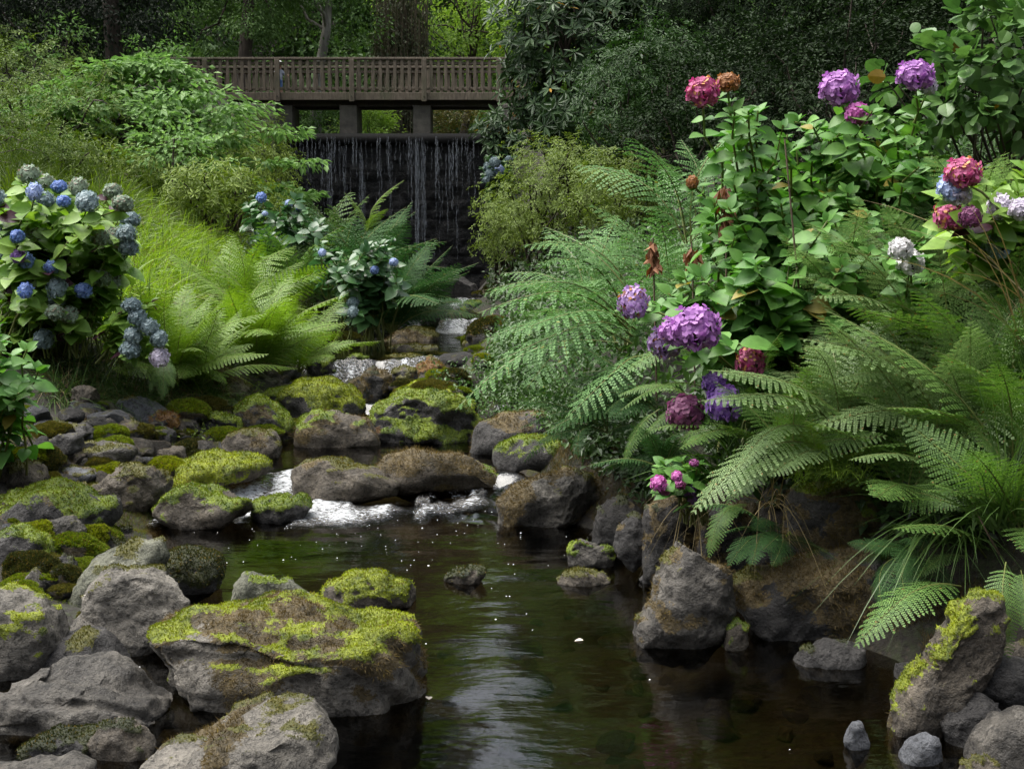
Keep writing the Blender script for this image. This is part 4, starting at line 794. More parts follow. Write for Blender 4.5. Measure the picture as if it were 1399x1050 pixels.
mossy([(0,690),(160,690),(130,780),(60,830),(0,840)], 20, .07, .16, 'small mossy stone between the large rocks at the left edge', 'mossy stones at the left edge', 12, 4.3, 7)
mossy([(500,430),(600,430),(560,470),(680,560),(560,560),(540,500)], 26, .1, .26, 'moss-covered stone along the right side of the cascade', 'mossy stones right of the cascade', 13, 9, 20)
mossy([(400,440),(560,400),(600,420),(470,490),(400,490)], 16, .12, .3, 'moss-covered stone on the left edge of the upper stream', 'mossy stones left of the upper stream', 14, 12, 28, (0, 1, 4))
mossy([(560,440),(690,440),(700,550),(600,530)], 22, .1, .3, 'moss-covered stone on the bank between the cascade and the royal fern', 'mossy stones on the right of the middle stream', 16, 9.5, 18)
mossy([(0,850),(120,820),(230,950),(200,1050),(0,1050)], 14, .05, .12, 'small weedy stone in the dark gaps between the lower left boulders', 'weedy stones at the lower left', 17, 3.1, 4.6, (1, 4))
mossy([(640,400),(700,400),(720,520),(640,480)], 12, .12, .3, 'moss-covered stone under the shrubs right of the upper stream', 'mossy stones right of the upper stream', 15, 12, 28, (1, 4))
rubble([(0,690),(150,700),(130,800),(0,820)], 60, .035, .12, 'small loose stone among the mossy rocks at the left edge', 'stones between the left mossy rocks', 2, 4.4, 7)
rubble([(320,500),(400,500),(420,570),(300,600),(300,540)], 26, .05, .15, 'small stone beside the left edge of the cascade', 'stones left of the cascade', 3, 8, 12)
rubble([(700,640),(850,690),(900,780),(780,770),(760,700)], 20, .05, .12, 'small dark stone along the shaded right waterline', 'stones under the right bank', 4, 4.8, 7.6, ('dark', 'brown'))
rubble([(500,420),(620,410),(680,470),(600,520),(480,520)], 70, .06, .2, 'wet stone in the upper stream bed', 'stones of the upper stream', 6, 10, 26, ('dark', 'brown'))
rubble([(420,960),(900,760),(1210,960),(1150,1060),(480,1060)], 60, .04, .11, 'brown pebble lying under the clear pool water', 'pebbles under the pool', 7, 3, 6, ('brown', 'dark'), -.01)
rubble([(1200,900),(1399,900),(1399,1050),(1220,1050)], 14, .03, .08, 'small dark stone between the boulders in the bottom right corner', 'stones of the right corner', 8, 3, 4.2, ('dark',))
# ------------------------------------------------------------------ leaf colours
F_LADY = leafmat('fern_green', (.05, .115, .022), (.13, .225, .05), .5, .3, .3, (.2, .14, .04), .012)
F_PALE = leafmat('fern_pale', (.09, .155, .05), (.2, .29, .11), .5, .3, .3, (.24, .17, .06), .012)
F_LIME = leafmat('fern_lime', (.085, .165, .022), (.19, .29, .05), .5, .35, .3, (.24, .2, .05), .01)
F_BLUE = leafmat('royal_fern', (.045, .115, .03), (.14, .26, .085), .55, .3, .2, (.2, .2, .05), .01)
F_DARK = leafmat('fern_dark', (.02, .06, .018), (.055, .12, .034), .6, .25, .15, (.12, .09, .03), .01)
H_LEAF = leafmat('hydrangea_leaf', (.045, .14, .025), (.13, .265, .055), .45, .3, .28, (.26, .22, .05), .018)
H_LIME = leafmat('hydrangea_lime', (.095, .2, .03), (.25, .38, .075), .45, .35, .25, (.06, .02, .035), .04)
H_DARK = leafmat('hydrangea_dark', (.03, .085, .03), (.07, .15, .045), .35, .25, .5)
BARK = barkmat('bark_brown', (.025, .018, .012), (.08, .06, .045)); BARKG = barkmat('bark_grey', (.10, .09, .08), (.3, .28, .25), 5)
TWIG = barkmat('twig_brown', (.05, .03, .018), (.12, .08, .05), 20)
DRY = leafmat('withered_leaf', (.12, .045, .02), (.25, .11, .05), .7, .2)
CAME = (0, 0, CAMZ)
def PG(px, D):
    """ground point straight below a pixel column at distance D"""
    x = P(px, 500, D)[0]; return np.array([x, D, gz(x, D)])

# ------------------------------------------------------------------ grass
G_LIME = leafmat('grass_lime', (.115, .2, .02), (.27, .39, .065), .45, .4, .3); G_DEEP = leafmat('grass_deep', (.025, .06, .012), (.08, .14, .03), .45, .3, .4); G_STRAW = leafmat('grass_straw', (.10, .075, .03), (.26, .2, .09), .7, .2)
rng = np.random.default_rng(31)
v, f = tussocks([(120,300),(185,268),(250,290),(330,345),(370,420),(330,450),(300,450),(230,500),(150,470)], 330, 62, 8.6, 17, .52, .0075, rng, .5, (.35, -.35, 0), 5, .75)
v2, f2 = tussocks([(120,300),(185,268),(250,290),(330,345),(370,420),(330,450),(300,450),(230,500),(150,470)], 110, 40, 8.6, 17, .5, .007, rng, .6, (.25, -.35, 0), 5, .7); v3, f3 = tussocks([(120,300),(185,268),(250,290),(330,345),(370,420),(230,500),(150,470)], 60, 16, 8.6, 17, .62, .004, rng, .6, (.2, -.3, 0), 5, .5)
tag(link('grass', make_mesh('grass', [(v, f, 0), (v2, f2, 1), (v3, f3, 2)], [G_LIME, G_DEEP, G_STRAW])), 'bright yellow-green grass cascading down the left slope', kind='stuff')
v, f = tussocks([(0,215),(60,225),(140,260),(200,300),(160,330),(0,300)], 240, 45, 10, 22, .5, .008, rng, .5, (.2, -.2, 0), 4, .6)
tag(link('grass', make_mesh('grass', [(v, f, 0)], [leafmat('grass_olive', (.05, .09, .012), (.13, .19, .03), .5, .3)])), 'olive grass on the slope behind the blue hydrangea', kind='stuff')
v, f = tussocks([(60,490),(180,480),(330,505),(300,550),(150,550),(60,550)], 70, 50, 7.6, 10.5, .3, .005, rng, .7, (.15, -.5, 0), 4, .9); v2, f2 = tussocks([(60,500),(180,490),(330,510),(300,550),(150,550),(60,550)], 30, 30, 7.6, 10.5, .3, .004, rng, .7, (.1, -.6, 0), 4, 1.1)
tag(link('grass', make_mesh('grass', [(v, f, 0), (v2, f2, 1)], [G_DEEP, G_STRAW])), 'dark and straw-coloured grass overhanging the left bank', kind='stuff')
# short moss carpeting the banks between the stones
def carpet(poly, n, D0, D1, m, h, label, seed, thr=0.):
    rng = np.random.default_rng(seed); q = on_ground(poly, n, D0, D1, rng); q = q[fbm(q*2.2, 4, seed) > thr]; v, f = blades(q, h, h*.09, rng, .7, (0, 0, 0), 1, .1)
    tag(link('moss_carpet', make_mesh('moss_carpet', [(v, f, 0)], [m])), label, kind='stuff')
carpet([(0,560),(330,540),(420,590),(360,640),(200,720),(200,900),(0,1050)], 90000, 3.2, 10.5, mossmat('green'), .022, 'green moss on the earth of the left bank', 71, .04)
carpet([(0,540),(330,520),(420,590),(300,660),(200,800),(200,950),(0,1050)], 80000, 3.2, 10.5, mossmat('brown'), .026, 'brown moss and litter on the left bank', 72, .0)
carpet([(620,580),(800,570),(900,640),(1399,640),(1399,900),(1100,900),(880,760)], 80000, 3.4, 8.5, mossmat('brown'), .03, 'dry brown moss and roots on the right bank', 73, -.05)
carpet([(620,580),(800,570),(900,640),(1399,640),(1399,900),(1100,900),(880,760)], 50000, 3.4, 8.5, mossmat('dark'), .03, 'dark moss on the right bank', 74, .05)
carpet([(460,400),(640,400),(700,480),(700,560),(380,560),(400,480)], 50000, 8.5, 30, mossmat('green'), .05, 'moss on the banks of the upper stream', 75, .0)
# low leafy ground cover that fills in between the plants on both banks
def cover(poly, n, D0, D1, m, size, h, label, seed, T=LEAF2):
    rng = np.random.default_rng(seed); q = on_ground(poly, n, D0, D1, rng); q = q+np.stack([rng.normal(0, .03, len(q)), rng.normal(0, .03, len(q)), h*rng.random(len(q))**1.3], 1)
    d = nrm(rng.normal(size=(len(q), 3))+np.array([0, -.3, -.1])); v, f = leaves(q, d, rng.normal(0, .45, (len(q), 3))+np.array([0, -.2, 1]), size*rng.uniform(.6, 1.3, len(q)), T)
    tag(link('ground_cover', make_mesh('ground_cover', [(v, f, 0)], [m])), label, kind='stuff')
GC1 = leafmat('cover_green', (.03, .07, .018), (.08, .15, .035), .45, .25); GC2 = leafmat('cover_dark', (.018, .04, .012), (.045, .085, .022), .45, .25); GC3 = leafmat('cover_lime', (.07, .115, .015), (.17, .22, .035), .5, .3)
cover([(690,560),(760,300),(900,230),(1399,200),(1399,640),(1000,650),(850,600)], 16000, 4.6, 14, GC1, .075, .45, 'low leafy undergrowth under the right bank hydrangeas and ferns', 41)
cover([(665,420),(680,330),(760,200),(900,190),(900,330),(700,480)], 9000, 9, 28, GC2, .07, .5, 'dark undergrowth along the right side of the upper stream', 42)
cover([(330,330),(420,250),(560,300),(560,400),(470,440),(330,420)], 9000, 10, 30, GC1, .08, .5, 'low leafy undergrowth on the far left bank', 43)
cover([(0,215),(220,200),(420,190),(430,290),(330,330),(200,290)], 9000, 13, 30, GC3, .09, .6, 'yellowish undergrowth below the layered tree', 44)
cover([(230,560),(300,490),(360,530),(320,610),(240,610)], 1500, 7, 10, GC3, .03, .06, 'mossy seedlings on the left slope', 45)
cover([(680,570),(720,490),(790,560),(800,610),(710,600)], 2500, 6.5, 11, GC1, .04, .22, 'small pale-leaved plants below the royal fern', 46)

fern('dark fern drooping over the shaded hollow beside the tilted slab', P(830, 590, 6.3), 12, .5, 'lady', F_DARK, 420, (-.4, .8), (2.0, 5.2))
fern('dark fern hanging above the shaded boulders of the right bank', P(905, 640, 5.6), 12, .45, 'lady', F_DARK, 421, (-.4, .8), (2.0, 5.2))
cover([(590,520),(690,500),(710,590),(620,580)], 1600, 8.3, 12, GC1, .04, .15, 'small green plants between the mossy stones right of the cascade', 51)
cover([(740,560),(860,540),(930,640),(900,700),(800,640)], 3500, 5, 8.5, GC2, .055, .2, 'dark small-leaved plants in the hollow of the right bank', 50)
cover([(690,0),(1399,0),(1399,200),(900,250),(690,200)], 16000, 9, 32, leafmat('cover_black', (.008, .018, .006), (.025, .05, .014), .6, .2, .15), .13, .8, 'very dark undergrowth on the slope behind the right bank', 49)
# ------------------------------------------------------------------ ferns
g = lambda px, D, dz=0.: PG(px, D)+np.array([0, 0, dz])
fern('big bright green fern clump overhanging the left side of the stream', g(352, 10.1, .1), 38, 1.05, 'lady', F_LIME, 1, (.15, 1.25))
fern('bright fern behind the big fern clump on the left bank', g(322, 11.2, .1), 22, 1.05, 'lady', F_LIME, 2, (.3, 1.3))
fern('fern leaning right of the big fern clump towards the white fall', g(408, 11.0, .1), 18, .8, 'lady', F_LIME, 3, (.1, 1.2))
fern('feathery yellow-green fern between the grass and the small blue hydrangea', g(238, 9.0, .12), 30, .8, 'lady', F_LIME, 4, (.1, 1.2))
fern('feathery fern at the right foot of the grassy slope', g(272, 9.3, .05), 20, .7, 'lady', F_LIME, 5, (.1, 1.1))
b = P(222, 492, 8.5); fern('small single fern hanging over the left bank rocks', b, 0, .5, 'lady', F_LADY, 6, fronds=[(b, P(205, 535, 8.3)), (b, P(222, 545, 8.25)), (b, P(237, 530, 8.3)), (b, P(200, 515, 8.35)), (b, P(240, 512, 8.4))])
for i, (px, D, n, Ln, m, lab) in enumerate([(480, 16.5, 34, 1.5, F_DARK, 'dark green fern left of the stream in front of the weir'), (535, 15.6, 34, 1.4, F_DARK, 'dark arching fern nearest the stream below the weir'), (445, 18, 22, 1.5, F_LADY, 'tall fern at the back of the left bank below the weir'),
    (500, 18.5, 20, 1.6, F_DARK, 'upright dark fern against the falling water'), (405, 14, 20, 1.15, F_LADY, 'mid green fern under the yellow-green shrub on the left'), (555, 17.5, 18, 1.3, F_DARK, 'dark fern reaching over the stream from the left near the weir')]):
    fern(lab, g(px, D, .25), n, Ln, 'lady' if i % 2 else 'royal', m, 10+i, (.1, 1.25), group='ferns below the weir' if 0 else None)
b = P(505, 330, 17); fern('tall single frond standing before the falling water', b, 0, 1, 'lady', F_LIME, 20, fronds=[(b, P(552, 246, 17.2)), (b, P(470, 262, 17.1)), (b, P(530, 285, 16.7))])
# royal ferns in the middle right
fern('broad blue-green royal fern spreading over the stream from the right', P(850, 470, 6.6), 0, .8, 'royal', F_BLUE, 30, (.3, 1.2), fronds=[(P(856,450,6.6), P(652,428,6.1)), (P(862,460,6.5), P(668,500,5.9)), (P(840,470,6.6), P(622,560,6.2)), (P(880,490,6.2), P(773,572,5.7)), (P(850,440,6.8), P(690,395,6.9)), (P(866,450,6.5), P(700,455,5.9)),
    (P(860,470,6.4), P(720,530,5.8)), (P(860,400,6.8), P(713,335,6.6)), (P(870,420,6.6), P(745,310,7.0)), (P(830,460,6.9), P(660,465,6.6)), (P(850,420,6.9), P(735,360,6.4))])
fern('blue-green royal fern behind the lilac flower head', g(850, 7.6, .25), 12, .9, 'royal', F_BLUE, 31, (.15, .95))
fern('blue-green royal fern right of the yellow-green azalea', g(915, 8.2, .3), 12, .95, 'royal', F_BLUE, 32, (.2, 1.05))
fern('royal fern with upright fronds behind the crimson flower stem', P(940, 330, 7.6), 5, .9, 'royal', F_BLUE, 33, (.6, 1.4), fronds=[(P(960,290,7.6), P(930,190,7.8)), (P(950,300,7.5), P(890,215,7.6)), (P(940,320,7.4), P(850,280,7.4)), (P(955,300,7.5), P(985,205,7.7))])
fern('royal fern at the back beside the azalea', g(800, 9.5, .3), 12, .95, 'royal', F_BLUE, 34, (.15, 1.0))
fern('small fern hanging in shade under the maroon flower head', P(960, 520, 5.6), 0, .5, 'lady', F_LADY, 35, fronds=[(P(965,500,5.6), P(853,510,5.4)), (P(962,530,5.5), P(848,560,5.3)), (P(960,545,5.5), P(875,600,5.4)), (P(940,540,5.6), P(845,540,5.6)), (P(900,560,5.7), P(850,635,5.6))])
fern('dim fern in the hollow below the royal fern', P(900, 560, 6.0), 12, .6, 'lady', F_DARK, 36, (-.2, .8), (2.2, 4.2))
# the lady ferns of the right bank
fern('large pale fern arching over the violet flower heads', P(1150, 585, 4.7), 5, .6, 'lady', F_PALE, 40, (.3, 1.2), fronds=[(P(1150,580,4.7), P(968,506,4.35)), (P(1148,592,4.65), P(958,548,4.3)), (P(1120,610,4.6), P(945,702,4.3)), (P(1130,600,4.6), P(1010,640,4.3)), (P(1110,620,4.6), P(1000,680,4.35)), (P(1160,600,4.7), P(1062,560,4.4)), (P(1150,620,4.6), P(1050,650,4.3))])
fern('large pale fern with one frond arching up in the middle of the right bank', P(1270, 640, 4.4), 6, .75, 'lady', F_PALE, 41, (.4, 1.3), fronds=[(P(1290,650,4.4), P(1092,462,4.25)), (P(1260,560,4.6), P(1095,475,4.5)), (P(1240,520,4.7), P(1090,375,4.7)), (P(1285,655,4.3), P(1160,628,4.15)), (P(1250,470,4.8), P(1095,300,4.7)), (P(1240,460,4.8), P(1165,300,4.8)), (P(1245,470,4.9), P(1110,405,4.6)), (P(1265,560,4.5), P(1140,520,4.3))])
fern('fern with a long frond leaning left at the right edge', P(1385, 640, 4.2), 8, .8, 'lady', F_LADY, 42, (.4, 1.3), fronds=[(P(1390,640,4.2), P(1280,480,4.1)), (P(1342,707,4.0), P(1272,660,3.9)), (P(1395,620,4.2), P(1310,520,4.1)), (P(1400,660,4.0), P(1345,540,4.0))])
fern('fern behind the white hydrangea heads on the right bank', g(1300, 5.6, .3), 14, .9, 'lady', F_PALE, 43, (.5, 1.35))
fern('fern at the right edge under the pink and blue hydrangea', g(1385, 5.2, .35), 14, .85, 'lady', F_PALE, 44, (.5, 1.35))
fern('dark fern in the shade at the right edge of the bank', P(1340, 690, 4.5), 12, .65, 'lady', F_LADY, 45, (.0, 1.2))
fern('fern hanging from the middle of the right bank', P(1200, 610, 4.8), 10, .6, 'lady', F_LADY, 46, (.2, 1.2))
fern('low bright fern on the mossy overhang', P(1120, 665, 4.55), 10, .3, 'lady', F_LIME, 47, (.2, 1.1))
b = P(1300, 805, 3.95); fern('single fern frond hanging over the dark boulder at the right', b, 0, .4, 'lady', F_LADY, 48, fronds=[(P(1310,802,4.0), P(1168,884,3.75)), (P(1345,760,4.2), P(1222,722,3.95)), (P(1320,760,4.2), P(1250,790,4.1))])
fern('fern frond hanging down beside the leaning slab at the right edge', P(1376, 770, 3.6), 0, .4, 'lady', F_LADY, 49, fronds=[(P(1374,770,3.65), P(1378,900,3.5)), (P(1395,780,3.65), P(1399,860,3.5))])
fern('thin fern trailing over the triangular boulder', P(1020, 700, 4.45), 0, .3, 'lady', F_LADY, 50, fronds=[(P(1015,690,4.45), P(968,762,4.3)), (P(1020,690,4.5), P(990,720,4.3))])
fern('pale fern at the top of the right bank among hydrangea stems', g(1215, 5.9, .3), 10, .9, 'lady', F_PALE, 51, (.6, 1.35))
for i, (px, py, D, n, Ln, m, lab) in enumerate([(1085, 645, 4.75, 12, .55, F_LADY, 'mid green fern in the shade behind the mossy overhang'), (1235, 680, 4.45, 13, .55, F_LADY, 'drooping fern above the dark boulder on the right bank'), (1325, 625, 4.5, 14, .65, F_PALE, 'pale drooping fern near the right edge'),
    (1185, 545, 5.1, 14, .65, F_PALE, 'pale fern in the middle of the right bank between hydrangea leaves'), (1030, 600, 5.05, 12, .5, F_LADY, 'fern below the violet flower heads'), (1400, 730, 4.0, 12, .55, F_LADY, 'low fern at the right edge behind the leaning slab'), (1300, 420, 5.3, 12, .7, F_PALE, 'upright pale fern under the mauve flower heads'), (1150, 455, 5.3, 10, .6, F_PALE, 'pale fern in front of the leafy hydrangea')]):
    fern(lab, P(px, py, D), n, Ln, 'lady', m, 400+i, (-.15, 1.25))
cover([(950,480),(1399,380),(1399,760),(1200,740),(1050,700),(960,640)], 9000, 3.8, 6.5, GC2, .07, .35, 'dark leafy undergrowth between the ferns of the right bank', 47)
cover([(670,480),(720,440),(760,560),(670,550)], 3000, 8, 16, GC1, .05, .25, 'small-leaved plants on the right edge of the cascade', 48)
for px, py, D, m, lab, sd in ((1335, 560, 4.5, F_PALE, 'tall feathery pale fern standing near the right edge', 430), (1392, 545, 4.4, F_LADY, 'tall feathery green fern at the right edge of the frame', 431), (1270, 560, 4.8, F_LADY, 'upright green fern in the middle of the right bank', 432)):
    fern(lab, P(px, py+60, D), 11, .75, 'lady', m, sd, (.75, 1.4))
for px, py, D, lab, sd in ((1060, 735, 4.6, 'dark fern draped over the wide overhanging boulder', 433), (1250, 760, 4.3, 'dark fern draped over the shaded boulder at the right', 434)):
    fern(lab, P(px, py, D), 10, .36, 'lady', F_DARK, sd, (-.6, .6), (2.4, 5.4))
fern('fern filling the corner at the right edge of the frame', P(1420, 560, 4.6), 12, .8, 'lady', F_LADY, 52, (.2, 1.3))
# grass tufts and strappy leaves of the right bank
def tuft(label, pts, n, Ln, w, m, seed, lean=.8, bias=(0, -.3, 0), sag=.8):
    rng = np.random.default_rng(seed); b = np.array(pts[0], float); q = np.concatenate([np.array(p)+rng.normal(0, .035, (n//len(pts), 3))*np.array([1, 1, .4]) for p in pts])
    o = thing('grass_tuft', b, label, 'grass tuft'); link('blades', make_mesh('blades', rel([(*blades(q, Ln, w, rng, lean, bias, 6, sag), 0)], b), [m]), o)
tuft('tuft of strap-shaped leaves under the violet flower heads', [P(1000,660,4.9), P(1030,650,4.9), P(980,670,4.9)], 90, .42, .008, G_DEEP, 60, .7, (-.2, -.3, 0), .6)
tuft('long grass hanging over the dark rocks at the right', [P(1285,735,4.3), P(1310,740,4.3), P(1330,720,4.3)], 110, .45, .006, G_DEEP, 61, .9, (-.3, -.5, 0), 1.0)
tuft('short bright grass on the mossy overhang', [P(1095,655,4.45), P(1130,645,4.45), P(1165,650,4.45)], 160, .13, .003, G_LIME, 62, .7)
tuft('pale grass stems arching over the ferns at the right edge', [P(1399,470,4.4), P(1420,440,4.4)], 22, .75, .004, G_STRAW, 63, .7, (-.5, -.1, 0), .5)
tuft('dry grass hanging under the violet flower heads', [P(950,690,5.0), P(1060,690,4.7)], 60, .35, .004, G_STRAW, 64, .9, (-.1, -.6, 0), 1.3)
tuft('dark grass at the right edge above the leaning slab', [P(1380,700,4.0), P(1360,720,4.0)], 90, .5, .006, G_DEEP, 65, .7, (-.2, -.3, 0), .6)

# ------------------------------------------------------------------ hydrangeas
HL = {'crimson': 'crimson pink mophead', 'purple': 'purple mophead', 'violet': 'violet mophead', 'lilac': 'lilac mophead with browned petals', 'maroon': 'dusky maroon mophead', 'blue': 'bright blue mophead', 'paleblue': 'pale blue mophead', 'slate': 'faded slate blue mophead', 'greygreen': 'faded grey-green mophead', 'mauve': 'pale mauve mophead', 'brown': 'dried brown mophead', 'white': 'whitish mophead', 'magenta': 'magenta pink floret cluster'}
def H(L, D, sd=0, k=1.): 
    rng = np.random.default_rng(sd); return [(P(x, y, D-.12+rng.normal(0, .1)), c, r*k*D/FPX) for x, y, c, r in L]
def region(poly, n, D0, D1, seed, sz=True):
    rng = np.random.default_rng(seed); poly = np.array(poly, float); out = []
    while len(out) < n:
        q = rng.uniform(poly.min(0), poly.max(0)); 
        if inpoly(q[None], poly)[0]: out.append(P(*q, rng.uniform(D0, D1)))
    return out
rng = np.random.default_rng(77)
LH = [(40,238,'greygreen'),(61,248,'greygreen'),(81,255,'blue'),(87,275,'blue'),(47,262,'paleblue'),(60,273,'slate'),(107,255,'greygreen'),(119,275,'slate'),(119,297,'greygreen'),(154,262,'greygreen'),(168,278,'greygreen'),(178,300,'slate'),(173,320,'slate'),(176,338,'slate'),(157,323,'greygreen'),(162,347,'greygreen'),(137,323,'greygreen'),
    (9,310,'slate'),(24,323,'blue'),(43,325,'greygreen'),(7,345,'slate'),(25,350,'violet'),(35,356,'blue'),(71,365,'blue'),(35,397,'blue'),(114,397,'blue'),(138,380,'greygreen'),(153,385,'greygreen'),(78,393,'slate'),(77,407,'slate'),(75,427,'greygreen'),(95,430,'greygreen'),(60,463,'slate'),(-8,270,'slate'),(-12,400,'blue')]
hd = [(P(x, y, 8.22+.2*rng.normal()), c, (12 if c in ('slate', 'greygreen') else 9.5)*rng.uniform(.9, 1.1)*8.5/FPX) for x, y, c in LH]
hydrangea('large hydrangea bush with blue and faded grey flower heads at the left edge', g(60, 8.9, .0), hd, region([(0,250),(60,240),(150,270),(185,340),(150,400),(90,450),(0,470)], 85, 8.3, 9.3, 3), .16, H_LIME, 70, HL, 8, spread=.35, leafy=.6)
L2 = [(180,417,'slate'),(188,433,'slate'),(203,447,'slate'),(217,462,'slate'),(182,458,'slate'),(178,477,'slate'),(218,488,'mauve')]
hydrangea('small hydrangea with faded blue heads drooping over the left bank', P(160, 480, 8.4), [(P(x, y, 8.0), c, 12*8/FPX) for x, y, c in L2], region([(130,410),(210,410),(235,470),(190,490),(140,470)], 14, 7.9, 8.3, 4), .12, H_LIME, 71, HL, 4, spread=.1)
hydrangea('young leafy hydrangea without flowers at the left edge above the rocks', g(-20, 6.4, .0), [], region([(-60,440),(40,445),(60,490),(50,540),(-40,560)], 20, 5.6, 6.3, 5), .13, H_LEAF, 72, HL, 6, spread=.2, cat='shrub', leafy=.95)
hydrangea('far left hydrangea with a few small blue heads below the layered tree', g(385, 15.0), H([(357,270,'blue',7),(409,285,'blue',4.5),(395,278,'paleblue',5),(362,292,'paleblue',4)], 14.2, 1), region([(330,265),(420,270),(450,330),(350,330)], 26, 13.6, 15, 6), .19, H_DARK, 73, HL, 4, spread=.3)
hydrangea('hydrangea with pale blue heads hanging over the left of the upper stream', g(490, 13.2), H([(512,369,'blue',6),(538,358,'paleblue',6),(482,413,'slate',8),(482,426,'slate',7),(507,345,'white',6),(440,345,'paleblue',5)], 12.6, 2), region([(430,330),(540,330),(550,390),(480,430),(440,390)], 34, 12.1, 13.3, 7), .17, H_DARK, 74, HL, 4, spread=.3)
hydrangea('distant hydrangea with slate blue heads beside the right end of the weir', g(700, 26.), H([(668,228,'slate',7),(676,222,'slate',7),(670,238,'slate',7),(682,232,'paleblue',6),(664,246,'slate',5),(695,218,'slate',5)], 25, 3), region([(655,215),(700,205),(705,260),(665,275)], 20, 24.6, 25.8, 8), .2, H_DARK, 75, HL, 3, spread=.3)
HR = .98
hydrangea('tall hydrangea with one crimson head and one dried brown head on the right bank', g(1060, 6.2), H([(960,126,'crimson',21),(994,113,'brown',14),(946,249,'brown',9)], 5.6, 4, HR), region([(985,150),(1090,140),(1110,250),(1080,340),(960,330),(940,270),(1000,230)], 40, 5.3, 6.5, 9), .115, H_LEAF, 76, HL, 6, spread=.25)
hydrangea('tall hydrangea with purple heads at the back of the right bank', g(1190, 6.4), H([(1146,121,'purple',22),(1172,155,'magenta',15),(1250,103,'purple',21),(1268,117,'mauve',12)], 5.7, 5, HR), region([(1080,160),(1200,150),(1270,150),(1290,240),(1260,330),(1100,330)], 62, 5.3, 6.6, 10), .115, H_LEAF, 77, HL, 6, spread=.3)
hydrangea('hydrangea with big purple and maroon heads overhanging the water on the right', P(1080, 560, 5.3), H([(865,413,'lilac',22),(908,468,'lilac',24),(950,448,'purple',28),(926,452,'purple',22),(1025,494,'crimson',21),(976,523,'violet',17),(990,550,'violet',24),(937,563,'maroon',25)], 4.95, 6, HR), region([(880,400),(1000,350),(1100,380),(1090,480),(1040,560),(960,480)], 36, 4.9, 5.8, 11), .13, H_LEAF, 78, HL, 5, spread=.15)
hydrangea('leafy hydrangea filling the middle of the right bank', g(1110, 5.5), H([(1265,436,'mauve',11)], 5., 7, HR), region([(960,330),(1100,300),(1250,280),(1290,330),(1200,400),(1080,440),(990,400)], 70, 5.0, 6.2, 12), .11, H_LEAF, 79, HL, 5, spread=.35)
hydrangea('hydrangea with crimson pale blue and mauve heads at the right edge', g(1400, 5.4), H([(1315,236,'crimson',22),(1300,256,'paleblue',17),(1308,266,'mauve',15),(1299,293,'crimson',21),(1325,297,'maroon',14),(1367,282,'mauve',16),(1393,286,'mauve',14),(1360,337,'paleblue',18)], 4.7, 8, HR), region([(1280,240),(1400,220),(1430,340),(1320,350)], 26, 4.6, 5.3, 13), .15, H_LIME, 80, HL, 5, spread=.2)
hydrangea('hydrangea with two whitish heads among the pale ferns on the right', g(1260, 5.3), H([(1231,340,'white',17),(1243,358,'white',17)], 4.75, 9, HR), region([(1200,330),(1270,320),(1280,400),(1210,410)], 8, 4.8, 5.2, 14), .12, H_LEAF, 81, HL, 4, spread=.12)
hydrangea('small straggly hydrangea with magenta florets low on the right bank', P(950, 690, 5.0), H([(900,660,'magenta',11),(908,668,'magenta',9),(925,650,'magenta',7),(940,668,'violet',10),(928,662,'magenta',8),(948,632,'magenta',6),(948,680,'violet',9)], 4.85, 10, HR), region([(890,630),(950,620),(960,660),(900,650)], 8, 4.75, 4.95, 15), .09, H_LEAF, 82, HL, 3, spread=.06)
# round-leaved shrub in the top right corner
bush('round_leaved_shrub', 'round-leaved shrub with dark crooked branches in the top right', 'shrub', g(1370, 6.3), P(1345, 110, 5.9), (.48, .4, .42), 50, 16, .10, .085, leafmat('round_leaf', (.05, .12, .03), (.11, .2, .055), .4, .25, .35, (.2, .13, .02), .012), BARK, 90, LEAFR, .7, .2, .25, 26, .014)
# withered leaves hanging on a stem and dead fern plumes
def wither(label, pts, seed):
    rng = np.random.default_rng(seed); c = np.array(pts[0]); q = np.repeat(np.array(pts), 16, 0)+rng.normal(0, .012, (16*len(pts), 3)); v, f = leaves(q, rng.normal(0, .35, q.shape)+np.array([0, 0, -1]), rng.normal(size=q.shape), .075*rng.uniform(.5, 1.2, len(q)), LEAF2)
    o = thing('withered_plant', c, label, 'withered plant'); link('leaves', make_mesh('leaves', rel([(v, f, 0)], c), [DRY]), o); p = np.array(pts)
    link('stem', make_mesh('stem', rel([(*tube(np.concatenate([p[:1]+[[0, 0, .04]], p, [[p[-1, 0]+.05, p[-1, 1]+.1, gz(p[-1, 0]+.05, p[-1, 1]+.1)]]]), .005, 5), 0)], c), [TWIG], True), o)
wither('withered brown leaves hanging on a stem below the crimson head', [P(991,258,5.5), P(990,275,5.5), P(993,290,5.5), P(992,305,5.5)], 1)
wither('dark brown withered fern plume behind the right ferns', [P(892,335,6.3), P(893,348,6.3), P(893,360,6.3)], 2)
wither('short rust brown plume among the royal ferns', [P(945,342,6.1), P(946,352,6.1)], 3)
# bare canes
def cane(label, pts, r):
    p = np.array(pts); t = np.linspace(0, 1, 14); p = np.stack([np.interp(t, np.linspace(0, 1, len(p)), p[:, i]) for i in range(3)], 1); c = p[0]
    o = link('cane', make_mesh('cane', rel([(*tube(p, np.linspace(r, r*.6, 14), 6), 0)], c), [TWIG], True), None, c); tag(o, label, 'cane')
cane('tall straw-brown cane standing in the hydrangea leaves', [PG(1100, 5.2), P(1092,400,5.15), P(1085,330,5.1), P(1072,190,5.1)], .006)
cane('long dead fern stalk drooping at the right edge', [P(1385,790,4.0), P(1350,730,3.95), P(1320,670,4.0)], .004)
